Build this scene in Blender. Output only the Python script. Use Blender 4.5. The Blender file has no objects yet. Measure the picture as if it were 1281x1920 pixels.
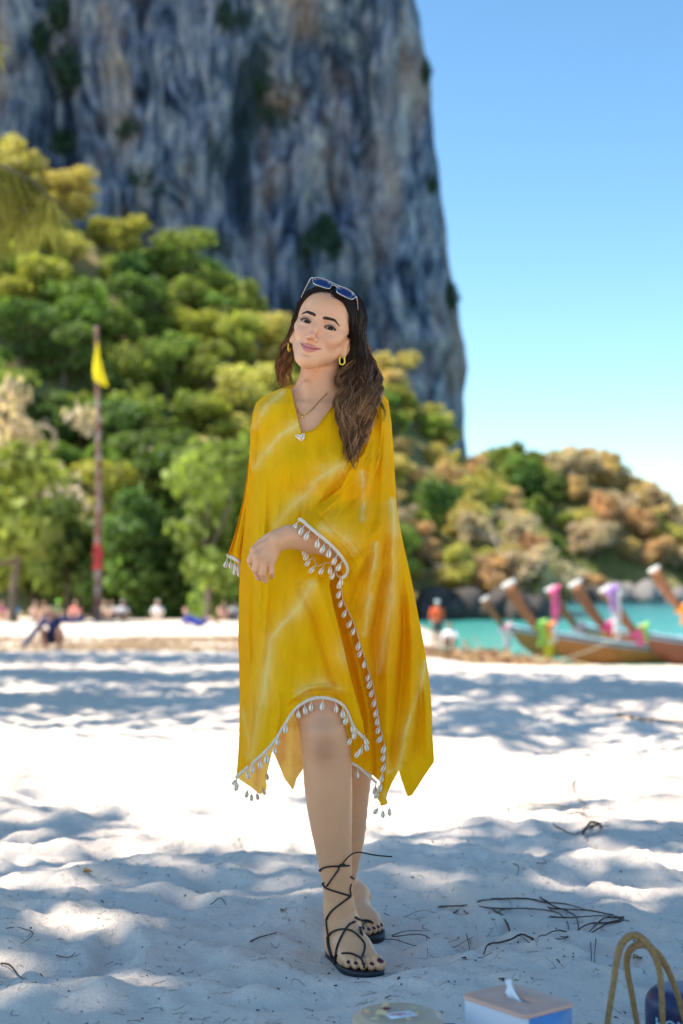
import bpy, math, random
import numpy as np
from mathutils import Vector, Matrix
from mathutils.bvhtree import BVHTree
random.seed(7); rng = np.random.default_rng(7)
sc = bpy.context.scene
R = math.radians
# ---------------------------------------------------------------- camera
FPX = 2667.0; HOR = 140.0; TH = math.atan(HOR / FPX); CAMZ = 0.90
cam = bpy.data.objects.new('camera', bpy.data.cameras.new('camera'))
sc.collection.objects.link(cam); sc.camera = cam
cam.location = (0, 0, CAMZ); cam.rotation_euler = (math.pi / 2 + TH, 0, 0)
cam.data.sensor_width = 36; cam.data.lens = 36 * FPX / 1920.0
cam.data.clip_start = 0.05; cam.data.clip_end = 3000
cam.data.dof.use_dof = True; cam.data.dof.focus_distance = 3.42; cam.data.dof.aperture_fstop = 2.5
# ---------------------------------------------------------------- light
SUN = Vector((-0.70, -0.08, 1.08)).normalized()       # towards the sun: high and left
world = bpy.data.worlds.new('World'); sc.world = world; world.use_nodes = True
wn = world.node_tree; bgn = wn.nodes['Background']
sky = wn.nodes.new('ShaderNodeTexSky'); sky.sky_type = 'NISHITA'; sky.sun_disc = False
sky.sun_elevation = math.asin(SUN.z); sky.sun_rotation = math.atan2(SUN.x, SUN.y)
sky.air_density = 1.0; sky.dust_density = 0.15; sky.ozone_density = 2.5
hs = wn.nodes.new('ShaderNodeHueSaturation'); hs.inputs['Saturation'].default_value = 1.05; hs.inputs['Hue'].default_value = 0.488
gm = wn.nodes.new('ShaderNodeGamma'); gm.inputs[1].default_value = 1.2
wn.links.new(sky.outputs[0], gm.inputs[0]); wn.links.new(gm.outputs[0], hs.inputs['Color']); wn.links.new(hs.outputs[0], bgn.inputs['Color'])
bgn.inputs['Strength'].default_value = 0.072
sl = bpy.data.lights.new('sun', 'SUN'); sl.energy = 3.9; sl.angle = R(0.53); sl.color = (1, .92, .80)
so = bpy.data.objects.new('sun', sl); sc.collection.objects.link(so)
so.rotation_euler = SUN.to_track_quat('Z', 'Y').to_euler(); so.location = (0, 0, 30)
sc.view_settings.view_transform = 'Standard'; sc.view_settings.look = 'None'
sc.view_settings.exposure = 1.32; sc.view_settings.gamma = 1; sc.view_settings.use_curve_mapping = False
sc.cycles.use_denoising = True
sc.cycles.max_bounces = 8; sc.cycles.transparent_max_bounces = 12; sc.cycles.transmission_bounces = 6
# ---------------------------------------------------------------- helpers
def P(px, py, d):
    """point on the ray of photo position (px,py) at distance y=d"""
    a = (px - 640.5) / FPX; b = (960 - py) / FPX
    dy = math.cos(TH) - b * math.sin(TH); dz = math.sin(TH) + b * math.cos(TH)
    k = d / dy
    return np.array((a * k, d, CAMZ + dz * k))
def Parr(px, py, d):
    px = np.asarray(px, float); py = np.asarray(py, float); d = np.asarray(d, float)
    a = (px - 640.5) / FPX; b = (960 - py) / FPX
    dy = np.cos(TH) - b * np.sin(TH); dz = np.sin(TH) + b * np.cos(TH); k = d / dy
    return np.stack([a * k, d + 0 * k, CAMZ + dz * k], -1)
def proj(p):
    p = np.asarray(p, float); x = p[..., 0]; y = p[..., 1]; z = p[..., 2] - CAMZ
    f = y * math.cos(TH) + z * math.sin(TH); u = -y * math.sin(TH) + z * math.cos(TH)
    f = np.maximum(f, 1e-3)
    return 640.5 + FPX * x / f, 960 - FPX * u / f
def hsh(ix, iy, iz, s):
    h = (ix.astype(np.int64) * 374761393 + iy.astype(np.int64) * 668265263 + iz.astype(np.int64) * 2147483647 + s * 1274126177) & 0xffffffff
    h = ((h ^ (h >> 13)) * 1274126177) & 0xffffffff
    h = h ^ (h >> 16)
    return (h & 0xffff) / 65535.0 * 2 - 1
def noise(x, y, z=0.0, s=0):
    x, y, z = np.broadcast_arrays(np.asarray(x, float), np.asarray(y, float), np.asarray(z, float))
    ix = np.floor(x); iy = np.floor(y); iz = np.floor(z)
    fx = x - ix; fy = y - iy; fz = z - iz
    fx = fx * fx * fx * (fx * (fx * 6 - 15) + 10); fy = fy * fy * fy * (fy * (fy * 6 - 15) + 10); fz = fz * fz * (3 - 2 * fz)
    ix = ix.astype(np.int64); iy = iy.astype(np.int64); iz = iz.astype(np.int64)
    def pl(k):
        a = hsh(ix, iy, iz + k, s); b = hsh(ix + 1, iy, iz + k, s); c = hsh(ix, iy + 1, iz + k, s); d = hsh(ix + 1, iy + 1, iz + k, s)
        return (a * (1 - fx) + b * fx) * (1 - fy) + (c * (1 - fx) + d * fx) * fy
    if np.all(fz == 0): return pl(0)
    return pl(0) * (1 - fz) + pl(1) * fz
def fbm(x, y, z=0.0, o=4, s=0):
    r = 0; a = 1; f = 1; t = 0
    for k in range(o):
        r = r + a * noise(np.asarray(x) * f, np.asarray(y) * f, np.asarray(z) * f, s + k); t += a; a *= .5; f *= 2.03
    return r / t
def sstep(a, b, x):
    t = np.clip((np.asarray(x, float) - a) / (b - a), 0, 1); return t * t * (3 - 2 * t)
def mesh_np(name, V, F, mat=None, smooth=False, col=None):
    """V (n,3); F a list of int arrays (m,3)/(m,4)"""
    if not isinstance(F, (list, tuple)): F = [F]
    F = [np.asarray(f, np.int32) for f in F if len(f)]
    me = bpy.data.meshes.new(name)
    V = np.asarray(V, np.float32)
    me.vertices.add(len(V)); me.vertices.foreach_set('co', V.ravel())
    li = np.concatenate([f.ravel() for f in F]); cnt = np.concatenate([np.full(len(f), f.shape[1], np.int32) for f in F])
    me.loops.add(len(li)); me.loops.foreach_set('vertex_index', li)
    me.polygons.add(len(cnt)); me.polygons.foreach_set('loop_start', np.concatenate([[0], np.cumsum(cnt)[:-1]]).astype(np.int32))
    me.polygons.foreach_set('loop_total', cnt)
    me.update(calc_edges=True); me.validate()
    if smooth: me.polygons.foreach_set('use_smooth', np.ones(len(me.polygons), bool))
    if col is not None:
        for k, c in col.items():
            at = me.color_attributes.new(k, 'FLOAT_COLOR', 'POINT')
            at.data.foreach_set('color', np.asarray(c, np.float32).ravel())
    if mat: me.materials.append(mat)
    return me
def link(name, me, parent=None, loc=None, **kw):
    o = bpy.data.objects.new(name, me); sc.collection.objects.link(o)
    if parent is not None: o.parent = parent
    if loc is not None: o.location = loc
    for k, v in kw.items(): o[k] = v
    return o
def thing(name, label, cat, loc=(0, 0, 0), group=None, rz=0):
    o = bpy.data.objects.new(name, None); sc.collection.objects.link(o); o.location = loc; o.rotation_euler = (0, 0, rz)
    o.empty_display_size = .1
    o['label'] = label; o['category'] = cat
    if group: o['group'] = group
    return o
class MB:
    """collects verts and faces"""
    def __init__(s): s.v = []; s.q = []; s.t = []; s.n = 0
    def add(s, V, Q=None, T=None):
        V = np.asarray(V, float).reshape(-1, 3)
        if Q is not None and len(Q): s.q.append(np.asarray(Q, int) + s.n)
        if T is not None and len(T): s.t.append(np.asarray(T, int) + s.n)
        s.v.append(V); s.n += len(V)
    def tube(s, pts, r, seg=6, cap=True):
        pts = np.asarray(pts, float); n = len(pts); r = np.broadcast_to(np.asarray(r, float), (n,))
        T = np.gradient(pts, axis=0); T /= np.linalg.norm(T, axis=1)[:, None] + 1e-12
        up = np.array((0, 0, 1.0)) if abs(T[0][2]) < .9 else np.array((1.0, 0, 0))
        N = np.cross(T[0], up); N /= np.linalg.norm(N)
        V = []
        for i in range(n):
            N = N - T[i] * N.dot(T[i]); N /= np.linalg.norm(N) + 1e-12; B = np.cross(T[i], N)
            a = np.arange(seg) * 2 * math.pi / seg
            V.append(pts[i] + r[i] * (np.cos(a)[:, None] * N + np.sin(a)[:, None] * B))
        V = np.concatenate(V); Q = []
        for i in range(n - 1):
            for j in range(seg):
                k = (j + 1) % seg; Q.append((i * seg + j, i * seg + k, (i + 1) * seg + k, (i + 1) * seg + j))
        Tt = []
        if cap:
            V = np.concatenate([V, pts[:1], pts[-1:]]); a = n * seg
            for j in range(seg):
                k = (j + 1) % seg; Tt.append((a, k, j)); Tt.append((a + 1, (n - 1) * seg + j, (n - 1) * seg + k))
        s.add(V, Q, Tt)
    def box(s, c, h, M=None):
        V = np.array([(x, y, z) for x in (-1, 1) for y in (-1, 1) for z in (-1, 1)], float) * np.asarray(h)
        if M is not None: V = V @ np.asarray(M).T
        s.add(V + np.asarray(c), [(0, 1, 3, 2), (4, 6, 7, 5), (0, 4, 5, 1), (2, 3, 7, 6), (0, 2, 6, 4), (1, 5, 7, 3)])
    def ball(s, c, r, seg=12, ring=8, M=None):
        r = np.broadcast_to(np.asarray(r, float), (3,))
        V = [(0, 0, 1)]
        for i in range(1, ring):
            p = math.pi * i / ring
            for j in range(seg):
                q = 2 * math.pi * j / seg; V.append((math.sin(p) * math.cos(q), math.sin(p) * math.sin(q), math.cos(p)))
        V.append((0, 0, -1)); V = np.array(V) * r
        if M is not None: V = V @ np.asarray(M).T
        Q = []; T = []
        for j in range(seg):
            k = (j + 1) % seg
            T.append((0, 1 + j, 1 + k)); T.append((len(V) - 1, 1 + (ring - 2) * seg + k, 1 + (ring - 2) * seg + j))
            for i in range(ring - 2): Q.append((1 + i * seg + j, 1 + (i + 1) * seg + j, 1 + (i + 1) * seg + k, 1 + i * seg + k))
        s.add(V + np.asarray(c), Q, T)
    def lathe(s, prof, seg=32, c=(0, 0, 0)):
        prof = np.asarray(prof, float); a = np.arange(seg) * 2 * math.pi / seg; V = []
        for r, z in prof: V.append(np.stack([r * np.cos(a), r * np.sin(a), z + 0 * a], -1))
        V = np.concatenate(V) + np.asarray(c); Q = []
        for i in range(len(prof) - 1):
            for j in range(seg):
                k = (j + 1) % seg; Q.append((i * seg + j, i * seg + k, (i + 1) * seg + k, (i + 1) * seg + j))
        s.add(V, Q)
    def mesh(s, name, mat=None, smooth=True, col=None):
        F = []
        if s.q: F.append(np.concatenate(s.q))
        if s.t: F.append(np.concatenate(s.t))
        return mesh_np(name, np.concatenate(s.v), F, mat, smooth, col)
def grid_faces(nu, nv, closed=False):
    i = np.arange(nv - 1)[:, None]; j = np.arange(nu if closed else nu - 1)[None]
    k = (j + 1) % nu
    return np.stack([i * nu + j, i * nu + k, (i + 1) * nu + k, (i + 1) * nu + j], -1).reshape(-1, 4)
def interp(x, xs, ys): return np.interp(x, xs, ys)
def smooth_curve(pts, n):
    """Catmull-Rom through the points, n samples even in arc length"""
    pts = np.asarray(pts, float); m = len(pts)
    p = np.concatenate([[2 * pts[0] - pts[1]], pts, [2 * pts[-1] - pts[-2]]]); out = []
    for i in range(m - 1):
        a, b, c, d = p[i:i + 4]; t = np.linspace(0, 1, 16, endpoint=False)[:, None]
        out.append(.5 * (2 * b + (c - a) * t + (2 * a - 5 * b + 4 * c - d) * t * t + (3 * b - a - 3 * c + d) * t ** 3))
    out = np.concatenate(out + [pts[-1:]]); L = np.concatenate([[0], np.cumsum(np.linalg.norm(np.diff(out, axis=0), axis=1))])
    s = np.linspace(0, L[-1], n)
    return np.stack([np.interp(s, L, out[:, k]) for k in range(pts.shape[1])], -1)
# materials
def mat_new(name):
    m = bpy.data.materials.new(name); m.use_nodes = True; nt = m.node_tree
    return m, nt, nt.nodes['Principled BSDF'], nt.nodes['Material Output']
def plain(name, c, rough=.6, metal=0, spec=.5, bump=0, bscale=60, var=0, coat=0, sss=0):
    m, nt, b, out = mat_new(name)
    b.inputs['Base Color'].default_value = (*c, 1); b.inputs['Roughness'].default_value = rough; b.inputs['Metallic'].default_value = metal
    b.inputs['Specular IOR Level'].default_value = spec; b.inputs['Coat Weight'].default_value = coat
    if sss: b.inputs['Subsurface Weight'].default_value = sss; b.inputs['Subsurface Radius'].default_value = (.01, .004, .002)
    if var or bump:
        tc = nt.nodes.new('ShaderNodeTexCoord'); nz = nt.nodes.new('ShaderNodeTexNoise'); nz.inputs['Scale'].default_value = bscale; nz.inputs['Detail'].default_value = 5
        nt.links.new(tc.outputs['Object'], nz.inputs['Vector'])
        if var:
            mx = nt.nodes.new('ShaderNodeMix'); mx.data_type = 'RGBA'
            mx.inputs[6].default_value = (*[v * (1 - var) for v in c], 1); mx.inputs[7].default_value = (*[min(1, v * (1 + var)) for v in c], 1)
            nt.links.new(nz.outputs[0], mx.inputs[0]); nt.links.new(mx.outputs[2], b.inputs['Base Color'])
        if bump:
            bp = nt.nodes.new('ShaderNodeBump'); bp.inputs['Strength'].default_value = bump; bp.inputs['Distance'].default_value = .003
            nt.links.new(nz.outputs[0], bp.inputs['Height']); nt.links.new(bp.outputs[0], b.inputs['Normal'])
    return m
def ramp(nt, src, stops, interp_='LINEAR'):
    r = nt.nodes.new('ShaderNodeValToRGB'); e = r.color_ramp.elements; r.color_ramp.interpolation = interp_
    while len(e) < len(stops): e.new(.5)
    for k, (p, c) in enumerate(stops): e[k].position = p; e[k].color = (*c, 1)
    nt.links.new(src, r.inputs[0]); return r.outputs[0]
def mixc(nt, f, a, b, mode='MIX'):
    mx = nt.nodes.new('ShaderNodeMix'); mx.data_type = 'RGBA'; mx.blend_type = mode; mx.clamp_result = False
    for s, v in ((0, f), (6, a), (7, b)):
        if isinstance(v, (int, float)): mx.inputs[s].default_value = v
        elif isinstance(v, tuple): mx.inputs[s].default_value = (*v, 1)
        else: nt.links.new(v, mx.inputs[s])
    return mx.outputs[2]
def ntex(nt, scale, detail=5, vec=None, rough=.5, coord='Object', mscale=None, dist=0):
    nz = nt.nodes.new('ShaderNodeTexNoise'); nz.inputs['Scale'].default_value = scale; nz.inputs['Detail'].default_value = detail
    nz.inputs['Roughness'].default_value = rough; nz.inputs['Distortion'].default_value = dist
    if vec is None:
        tc = nt.nodes.new('ShaderNodeTexCoord'); vec = tc.outputs[coord]
    if mscale:
        mp = nt.nodes.new('ShaderNodeMapping'); mp.inputs['Scale'].default_value = mscale; nt.links.new(vec, mp.inputs[0]); vec = mp.outputs[0]
    nt.links.new(vec, nz.inputs['Vector']); return nz.outputs[0]
def bump(nt, b, h, strength, dist, chain=None):
    bp = nt.nodes.new('ShaderNodeBump'); bp.inputs['Strength'].default_value = strength; bp.inputs['Distance'].default_value = dist
    nt.links.new(h, bp.inputs['Height'])
    if chain is not None: nt.links.new(chain, bp.inputs['Normal'])
    nt.links.new(bp.outputs[0], b.inputs['Normal']); return bp.outputs[0]
# ================================================================ SETTING
SEA = -1.6
def shore_d(x, y):
    x = np.asarray(x, float); y = np.asarray(y, float)
    a = x - 4.9 - .8 * noise(y * .12, 3.3) ; b = y - 46.6 - .5 * noise(x * .2, 1.1) + .08 * (x - 5)
    return np.minimum(a, b)
def base_z(x, y):
    sd = shore_d(x, y)
    b = np.interp(y, [-60, 0, 15, 24, 33, 60, 90, 130], [0, 0, -.02, -.22, -.62, -.95, -1.15, -1.1])
    b = np.where(y > 14, np.minimum(b, b * (1 - sstep(.5, 3, x)) + (.84 - .0550 * y) * sstep(.5, 3, x)), b) * (y < 60) + b * (y >= 60)
    w = sstep(-4, 0, sd)
    z = np.maximum(b * (1 - w) + SEA * w, SEA - .0)
    return np.where(sd > 0, SEA - np.minimum(.09 * sd, 4.0), z)
def sand_detail(x, y):
    f = np.clip(1 - (y - 30) / 30, .3, 1)
    wx = x + .12 * noise(x * 2.1, y * 2.1, 0, 5); wy = y + .12 * noise(x * 2.3, y * 2.3, 0, 6)
    h = .034 * noise(wx * 1.1, wy * 1.5, 0, 11) + .027 * noise(wx * 2.6, wy * 3.2, 0, 12)
    r = 1 - np.sqrt(noise(wx * 3.4, wy * 4.6, 0, 13) ** 2 + .012); h += .030 * (r - .5)
    h += (.013 * noise(wx * 8.5, wy * 9.5, 0, 14)) + .0075 * noise(x * 21, y * 23, 0, 15) + .003 * noise(x * 55, y * 60, 0, 16)
    return h * f
_fr = np.random.default_rng(3)
FOOT = []                                           # footprints trodden into the dry sand
for k in range(420):
    fy = 2.2 + 13 * _fr.random() ** 1.3; fx = (_fr.random() * 2 - 1) * (.27 * fy + .35)
    FOOT.append((fx, fy, _fr.random() * 3.14, .10 + .06 * _fr.random(), .045 + .02 * _fr.random(), .012 + .022 * _fr.random()))
def footprints(x, y):
    h = np.zeros_like(x)
    for fx, fy, a, l, w, dep in FOOT:
        m = (np.abs(x - fx) < .42) & (np.abs(y - fy) < .42)
        if not m.any(): continue
        dx = x[m] - fx; dy = y[m] - fy; u = (dx * math.cos(a) + dy * math.sin(a)) / l; v = (-dx * math.sin(a) + dy * math.cos(a)) / w
        q = np.sqrt(u * u + v * v)
        h[m] += -dep * np.exp(-(q ** 3)) + dep * .45 * np.exp(-((q - 1.45) / .45) ** 2)
    return np.where(h > 0, .014 * np.tanh(h / .014), .04 * np.tanh(h / .04))
def flat_mask(x, y):
    """the sand lies pressed flat under the feet and the mat"""
    m = np.zeros_like(x)
    for cx, cy, r in ((.035, 3.43, .17), (.065, 3.76, .15)): m = np.maximum(m, np.exp(-(((x - cx) ** 2 + (y - cy) ** 2) / r ** 2) ** 2))
    return m
def ground_z(x, y):
    x = np.asarray(x, float); y = np.asarray(y, float); shp = np.broadcast(x, y).shape
    x = np.broadcast_to(x, shp).astype(float).ravel(); y = np.broadcast_to(y, shp).astype(float).ravel()
    sd = shore_d(x, y); k = 1 - sstep(-3, 0, sd)
    h = (sand_detail(x, y) + footprints(x, y))
    mat_m = sstep(3.22, 3.02, y); h = h * (1 - .75 * mat_m)
    m = flat_mask(x, y)
    z = base_z(x, y) + h * k * (1 - m)
    return z.reshape(shp)
# sand material
m_sand, nt, b, out = mat_new('white_sand')
c1 = ntex(nt, .6, 5); c2 = ntex(nt, 420, 2)
col = ramp(nt, c1, [(.3, (.72, .60, .50)), (.7, (.82, .705, .60))])
sp = ramp(nt, c2, [(.28, (.55, .5, .45)), (.42, (1, 1, 1)), (.7, (1.0, 1.0, 1.0))])
col = mixc(nt, .55, col, sp, 'MULTIPLY')
# scattered dark organic specks
c3 = ntex(nt, 38, 4, rough=.7); dk = ramp(nt, c3, [(.30, (.42, .34, .27)), (.36, (1, 1, 1))])
col = mixc(nt, .8, col, dk, 'MULTIPLY')
tc = nt.nodes.new('ShaderNodeTexCoord'); sx = nt.nodes.new('ShaderNodeSeparateXYZ'); nt.links.new(tc.outputs['Object'], sx.inputs[0])
wet = nt.nodes.new('ShaderNodeMapRange'); wet.inputs[1].default_value = SEA + .10; wet.inputs[2].default_value = SEA + .02
nt.links.new(sx.outputs[2], wet.inputs[0]); col = mixc(nt, wet.outputs[0], col, (.36, .31, .24))
nt.links.new(col, b.inputs['Base Color']); b.inputs['Roughness'].default_value = .95; b.inputs['Specular IOR Level'].default_value = .15
n1 = bump(nt, b, ntex(nt, 45, 6, rough=.65), .8, .014); bump(nt, b, c2, .35, .002, n1)
def sand_mesh():
    # rows spaced evenly on screen near the camera, coarser behind it and far away
    ys = [-60, -30, -15, -8, -4, -2, -.8, 0, .6, 1.2, 1.6, 2.0, 2.2]; y = 2.32
    while y < 135: ys.append(y); y += max(.012, .0030 * y * (1 + y / 9 * .6)) if y < 60 else 2.0
    ys = np.array(ys + [150, 200, 260, 330, 420]); n = 400
    t = np.linspace(-1, 1, n); t = np.sign(t) * (np.abs(t) * .55 + .45 * np.abs(t) ** 5)
    half = .56 * np.maximum(ys, 2.2) + 1.3; half = np.maximum(half, np.where(ys < 0, 60, 0)) ; half[ys > 135] = 260
    half = np.where(ys < 2.2, np.linspace(1, 1, len(ys)) * np.maximum(half, 2.6), half)
    X = t[None] * half[:, None]; X = np.where(np.abs(t)[None] > .995, np.sign(t)[None] * 330, X); Y = np.repeat(ys[:, None], n, 1)
    Z = ground_z(X, Y)
    V = np.stack([X, Y, Z], -1).reshape(-1, 3)
    return mesh_np('beach_sand', V, grid_faces(n, len(ys)), m_sand, True)
link('beach_sand', sand_mesh(), kind='structure')
# far ground to the horizon on the landward side sits below the hills
# sea
m_sea, nt, b, out = mat_new('sea_water')
c = ntex(nt, .035, 4, mscale=(1, .5, 1)); tc = nt.nodes.new('ShaderNodeTexCoord'); sx = nt.nodes.new('ShaderNodeSeparateXYZ'); nt.links.new(tc.outputs['Object'], sx.inputs[0])
mr = nt.nodes.new('ShaderNodeMapRange'); mr.inputs[1].default_value = 46; mr.inputs[2].default_value = 190; nt.links.new(sx.outputs[1], mr.inputs[0])
col = ramp(nt, mr.outputs[0], [(0, (.12, .36, .27)), (.25, (.05, .29, .25)), (1, (.02, .18, .20))])
nt.links.new(mixc(nt, .35, col, ramp(nt, c, [(.3, (.3, .8, .8)), (.7, (1.3, 1.2, 1.2))]), 'MULTIPLY'), b.inputs['Base Color'])
b.inputs['Roughness'].default_value = .22; b.inputs['IOR'].default_value = 1.33
bump(nt, b, ntex(nt, .9, 5, mscale=(1, 2.2, 1), rough=.6), .8, .35)
V = np.array([(3.0, 44.5, SEA), (3.0, 1800, SEA), (1500, 1800, SEA), (1500, 44.5, SEA)])
link('sea', mesh_np('sea', V, np.array([[0, 3, 2, 1]]), m_sea), kind='structure')
# hills ---------------------------------------------------------------
HR = np.array([(-120, 52), (-60, 48), (-40, 44.5), (-33.6, 40.5), (-27.3, 37.5), (-20.5, 32.5), (-15, 28.5), (-11, 26), (-6.3, 22.5), (-1, 19), (4.2, 18), (8.4, 15.5), (12.6, 12.5), (16.3, 9.5), (18.9, 5.5), (20.5, .5), (23, -4), (400, -4)], float)
def hill_z(x, y):
    foot = 95 + 13 * sstep(0, 6, x); rz = np.interp(x, HR[:, 0], HR[:, 1]) + 1.2
    t = np.clip((y - foot) / (140 - foot), 0, 1.5); s = np.where(t < 1, .75 * t + .25 * t ** 2, 1 - .0 * t)
    return -1.2 - 5 * sstep(15, 21, x) - 3 * sstep(2, 4, x) * sstep(109, 106, y) + rz * s + 1.3 * fbm(x * .08, y * .08, 0, 3, 31) * np.minimum(t * 4, 1)
H2 = np.array([(-40, -4), (10, 1), (20, 12), (25, 16), (28, 18.5), (32.4, 19.5), (41, 20.5), (46, 18), (50, 15), (55, 10.5), (60, 7), (75, 4), (95, 5), (130, 9), (200, 3), (300, -4)], float)
def head_z(x, y):
    rz = np.interp(x / 1.035, H2[:, 0], H2[:, 1]) * 1.035 + 3; t = np.clip((y - 224) / 26, 0, 1)
    return -3 + rz * (1 - (1 - t) ** 1.8) + .9 * fbm(x * .07, y * .07, 0, 3, 32) * t
m_earth, nt, b, out = mat_new('hillside_earth')
nt.links.new(ramp(nt, ntex(nt, .12, 6, rough=.65), [(.3, (.07, .10, .02)), (.5, (.16, .16, .05)), (.7, (.32, .24, .11))]), b.inputs['Base Color']); b.inputs['Roughness'].default_value = .95
def hf(name, fn, x0, x1, y0, y1, nx, ny, mat):
    X, Y = np.meshgrid(np.linspace(x0, x1, nx), np.linspace(y0, y1, ny)); Z = fn(X, Y)
    return mesh_np(name, np.stack([X, Y, Z], -1).reshape(-1, 3), grid_faces(nx, ny), mat, True)
link('hillside_terrain', hf('hillside_terrain', hill_z, -120, 26, 90, 190, 150, 80, m_earth), kind='structure')
link('headland_terrain', hf('headland_terrain', head_z, 5, 260, 220, 310, 200, 50, m_earth), kind='structure')
# cliff ---------------------------------------------------------------
CE = np.array([(757, 0), (772, 60), (790, 150), (797, 250), (806, 330), (822, 430), (830, 500), (845, 570), (866, 640), (870, 690), (860, 740), (858, 790), (862, 850), (868, 1000)], float)
CY = 200.0
ez = CAMZ + (1100 - CE[:, 1]) / FPX * CY; ex = (CE[:, 0] - 640.5) / FPX * CY + .6
ez = np.concatenate([[150, 120], ez, [-4]]); ex = np.concatenate([[-6, 3], ex, [18]])
def cliff():
    ns, nz = 420, 340
    s = np.linspace(0, 1, ns); z = np.linspace(-4, 135, nz); S, Z = np.meshgrid(s, z)
    xr = np.interp(-Z, -ez, ex)
    # plan outline: long face, rounded right-hand edge, flank going back
    a = np.clip(S / .84, 0, 1); c = np.clip((S - .84) / .16, 0, 1)
    X = -125 + (xr - 9 + 125) * a + 9 * np.sin(c * math.pi); Y = CY + 5 * (1 - a) ** 2 + 6.5 * (1 - np.cos(c * math.pi))
    X[:, -1] = -125; Y[:, -1] = CY + 18
    n = 5.0 * fbm(X / 26, Z / 60 + Y / 60, 0, 3, 41) + 2.6 * fbm(X / 6 + Z / 45, Z / 34, Y / 20, 4, 42) + 1.1 * (1 - np.abs(fbm(X / 2.6 + .5 * noise(Z / 9, X / 9), Z / 16, 0, 3, 43)) * 2) + .8 * fbm(X / 3, Z / 3.5, Y / 5, 3, 44)
    cave = np.zeros_like(X)
    for px, py, rw, rh, dp in ((625, 160, 2.2, 6, 3), (500, 300, 4, 11, 3), (560, 260, 2, 6, 3), (130, 150, 3.5, 30, 4), (500, 200, 3, 8, 3), (665, 180, 2, 6, 3), (600, 410, 4, 5, 3), (270, 460, 3, 4, 2.5)):
        q = P(px, py, CY); cave += dp * np.exp(-((X - q[0]) / rw) ** 2 - ((Z - q[2]) / rh) ** 2)
    w = np.cos(c * math.pi) * np.where(c > .5, .35, 1)
    Y2 = Y - n * (.35 + .65 * w) + cave * w; X2 = X + (.3 * n) * np.sin(c * math.pi)
    ov = .17 * Z
    V = np.stack([X2, Y2 - ov, Z], -1).reshape(-1, 3)
    return V, grid_faces(ns, nz)
m_cliff, nt, b, out = mat_new('limestone_cliff')
big = ntex(nt, .06, 6, mscale=(1, 1, .45), rough=.6); st = ntex(nt, .30, 8, mscale=(1, .5, .30), rough=.70, dist=1.6); fine = ntex(nt, 1.1, 7, mscale=(1, .6, .34), rough=.72, dist=.6)
col = ramp(nt, st, [(.36, (.016, .028, .055)), (.425, (.050, .08, .15)), (.49, (.155, .205, .31)), (.575, (.36, .40, .49)), (.67, (.66, .64, .64))])
col2 = ramp(nt, fine, [(.3, (.25, .26, .30)), (.55, (.9, .9, .9)), (.75, (1.35, 1.3, 1.25))]); col = mixc(nt, .8, col, col2, 'MULTIPLY')
orange = ramp(nt, ntex(nt, .075, 5, mscale=(1, 1, .5), rough=.55), [(.50, (0, 0, 0)), (.62, (1, 1, 1))])
of = nt.nodes.new('ShaderNodeMath'); of.operation = 'MULTIPLY'; of.inputs[1].default_value = .45; nt.links.new(orange, of.inputs[0])
col = mixc(nt, of.outputs[0], col, mixc(nt, .7, (.56, .36, .22), col2, 'MULTIPLY'))
veg = ramp(nt, big, [(.57, (0, 0, 0)), (.62, (1, 1, 1))]); vf = nt.nodes.new('ShaderNodeMath'); vf.operation = 'MULTIPLY'; vf.inputs[1].default_value = .75; nt.links.new(veg, vf.inputs[0])
col = mixc(nt, vf.outputs[0], col, (.012, .026, .028))
nt.links.new(col, b.inputs['Base Color']); b.inputs['Roughness'].default_value = .9; b.inputs['Specular IOR Level'].default_value = .2
bump(nt, b, fine, .9, .8)
cV, cF = cliff()
link('limestone_cliff', mesh_np('limestone_cliff', cV, cF, m_cliff, True), kind='structure')
# ---------------------------------------------------------------- vegetation
def leaf_mat(name, c, var=.35, trans=.42, hue=0.03):
    m, nt, b, out = mat_new(name)
    oi = nt.nodes.new('ShaderNodeObjectInfo'); at = nt.nodes.new('ShaderNodeAttribute'); at.attribute_name = 'tint'
    h = nt.nodes.new('ShaderNodeHueSaturation'); h.inputs['Color'].default_value = (*c, 1)
    m1 = nt.nodes.new('ShaderNodeMapRange'); m1.inputs[3].default_value = .5 - hue; m1.inputs[4].default_value = .5 + hue; nt.links.new(oi.outputs['Random'], m1.inputs[0]); nt.links.new(m1.outputs[0], h.inputs['Hue'])
    m2 = nt.nodes.new('ShaderNodeMapRange'); m2.inputs[3].default_value = 1 - var; m2.inputs[4].default_value = 1 + var * 1.3; nt.links.new(at.outputs['Fac'], m2.inputs[0]); nt.links.new(m2.outputs[0], h.inputs['Value'])
    nt.links.new(h.outputs[0], b.inputs['Base Color']); b.inputs['Roughness'].default_value = .6; b.inputs['Specular IOR Level'].default_value = .25
    tr = nt.nodes.new('ShaderNodeBsdfTranslucent'); nt.links.new(mixc(nt, 1.0, h.outputs[0], (1.5, 1.6, .8), 'MULTIPLY'), tr.inputs[0])
    ms = nt.nodes.new('ShaderNodeMixShader'); ms.inputs[0].default_value = trans
    nt.links.new(b.outputs[0], ms.inputs[1]); nt.links.new(tr.outputs[0], ms.inputs[2]); nt.links.new(ms.outputs[0], out.inputs[0])
    return m
LM = {'dark green': leaf_mat('leaf_dark_green', (.11, .165, .045)), 'bright green': leaf_mat('leaf_bright_green', (.20, .26, .06)), 'yellow-green': leaf_mat('leaf_yellow_green', (.33, .345, .07)),
      'golden': leaf_mat('leaf_golden', (.46, .39, .13), hue=.02), 'dry orange': leaf_mat('leaf_dry_orange', (.53, .37, .21), hue=.02), 'grey-brown': leaf_mat('leaf_grey_brown', (.50, .40, .31), hue=.02)}
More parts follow.
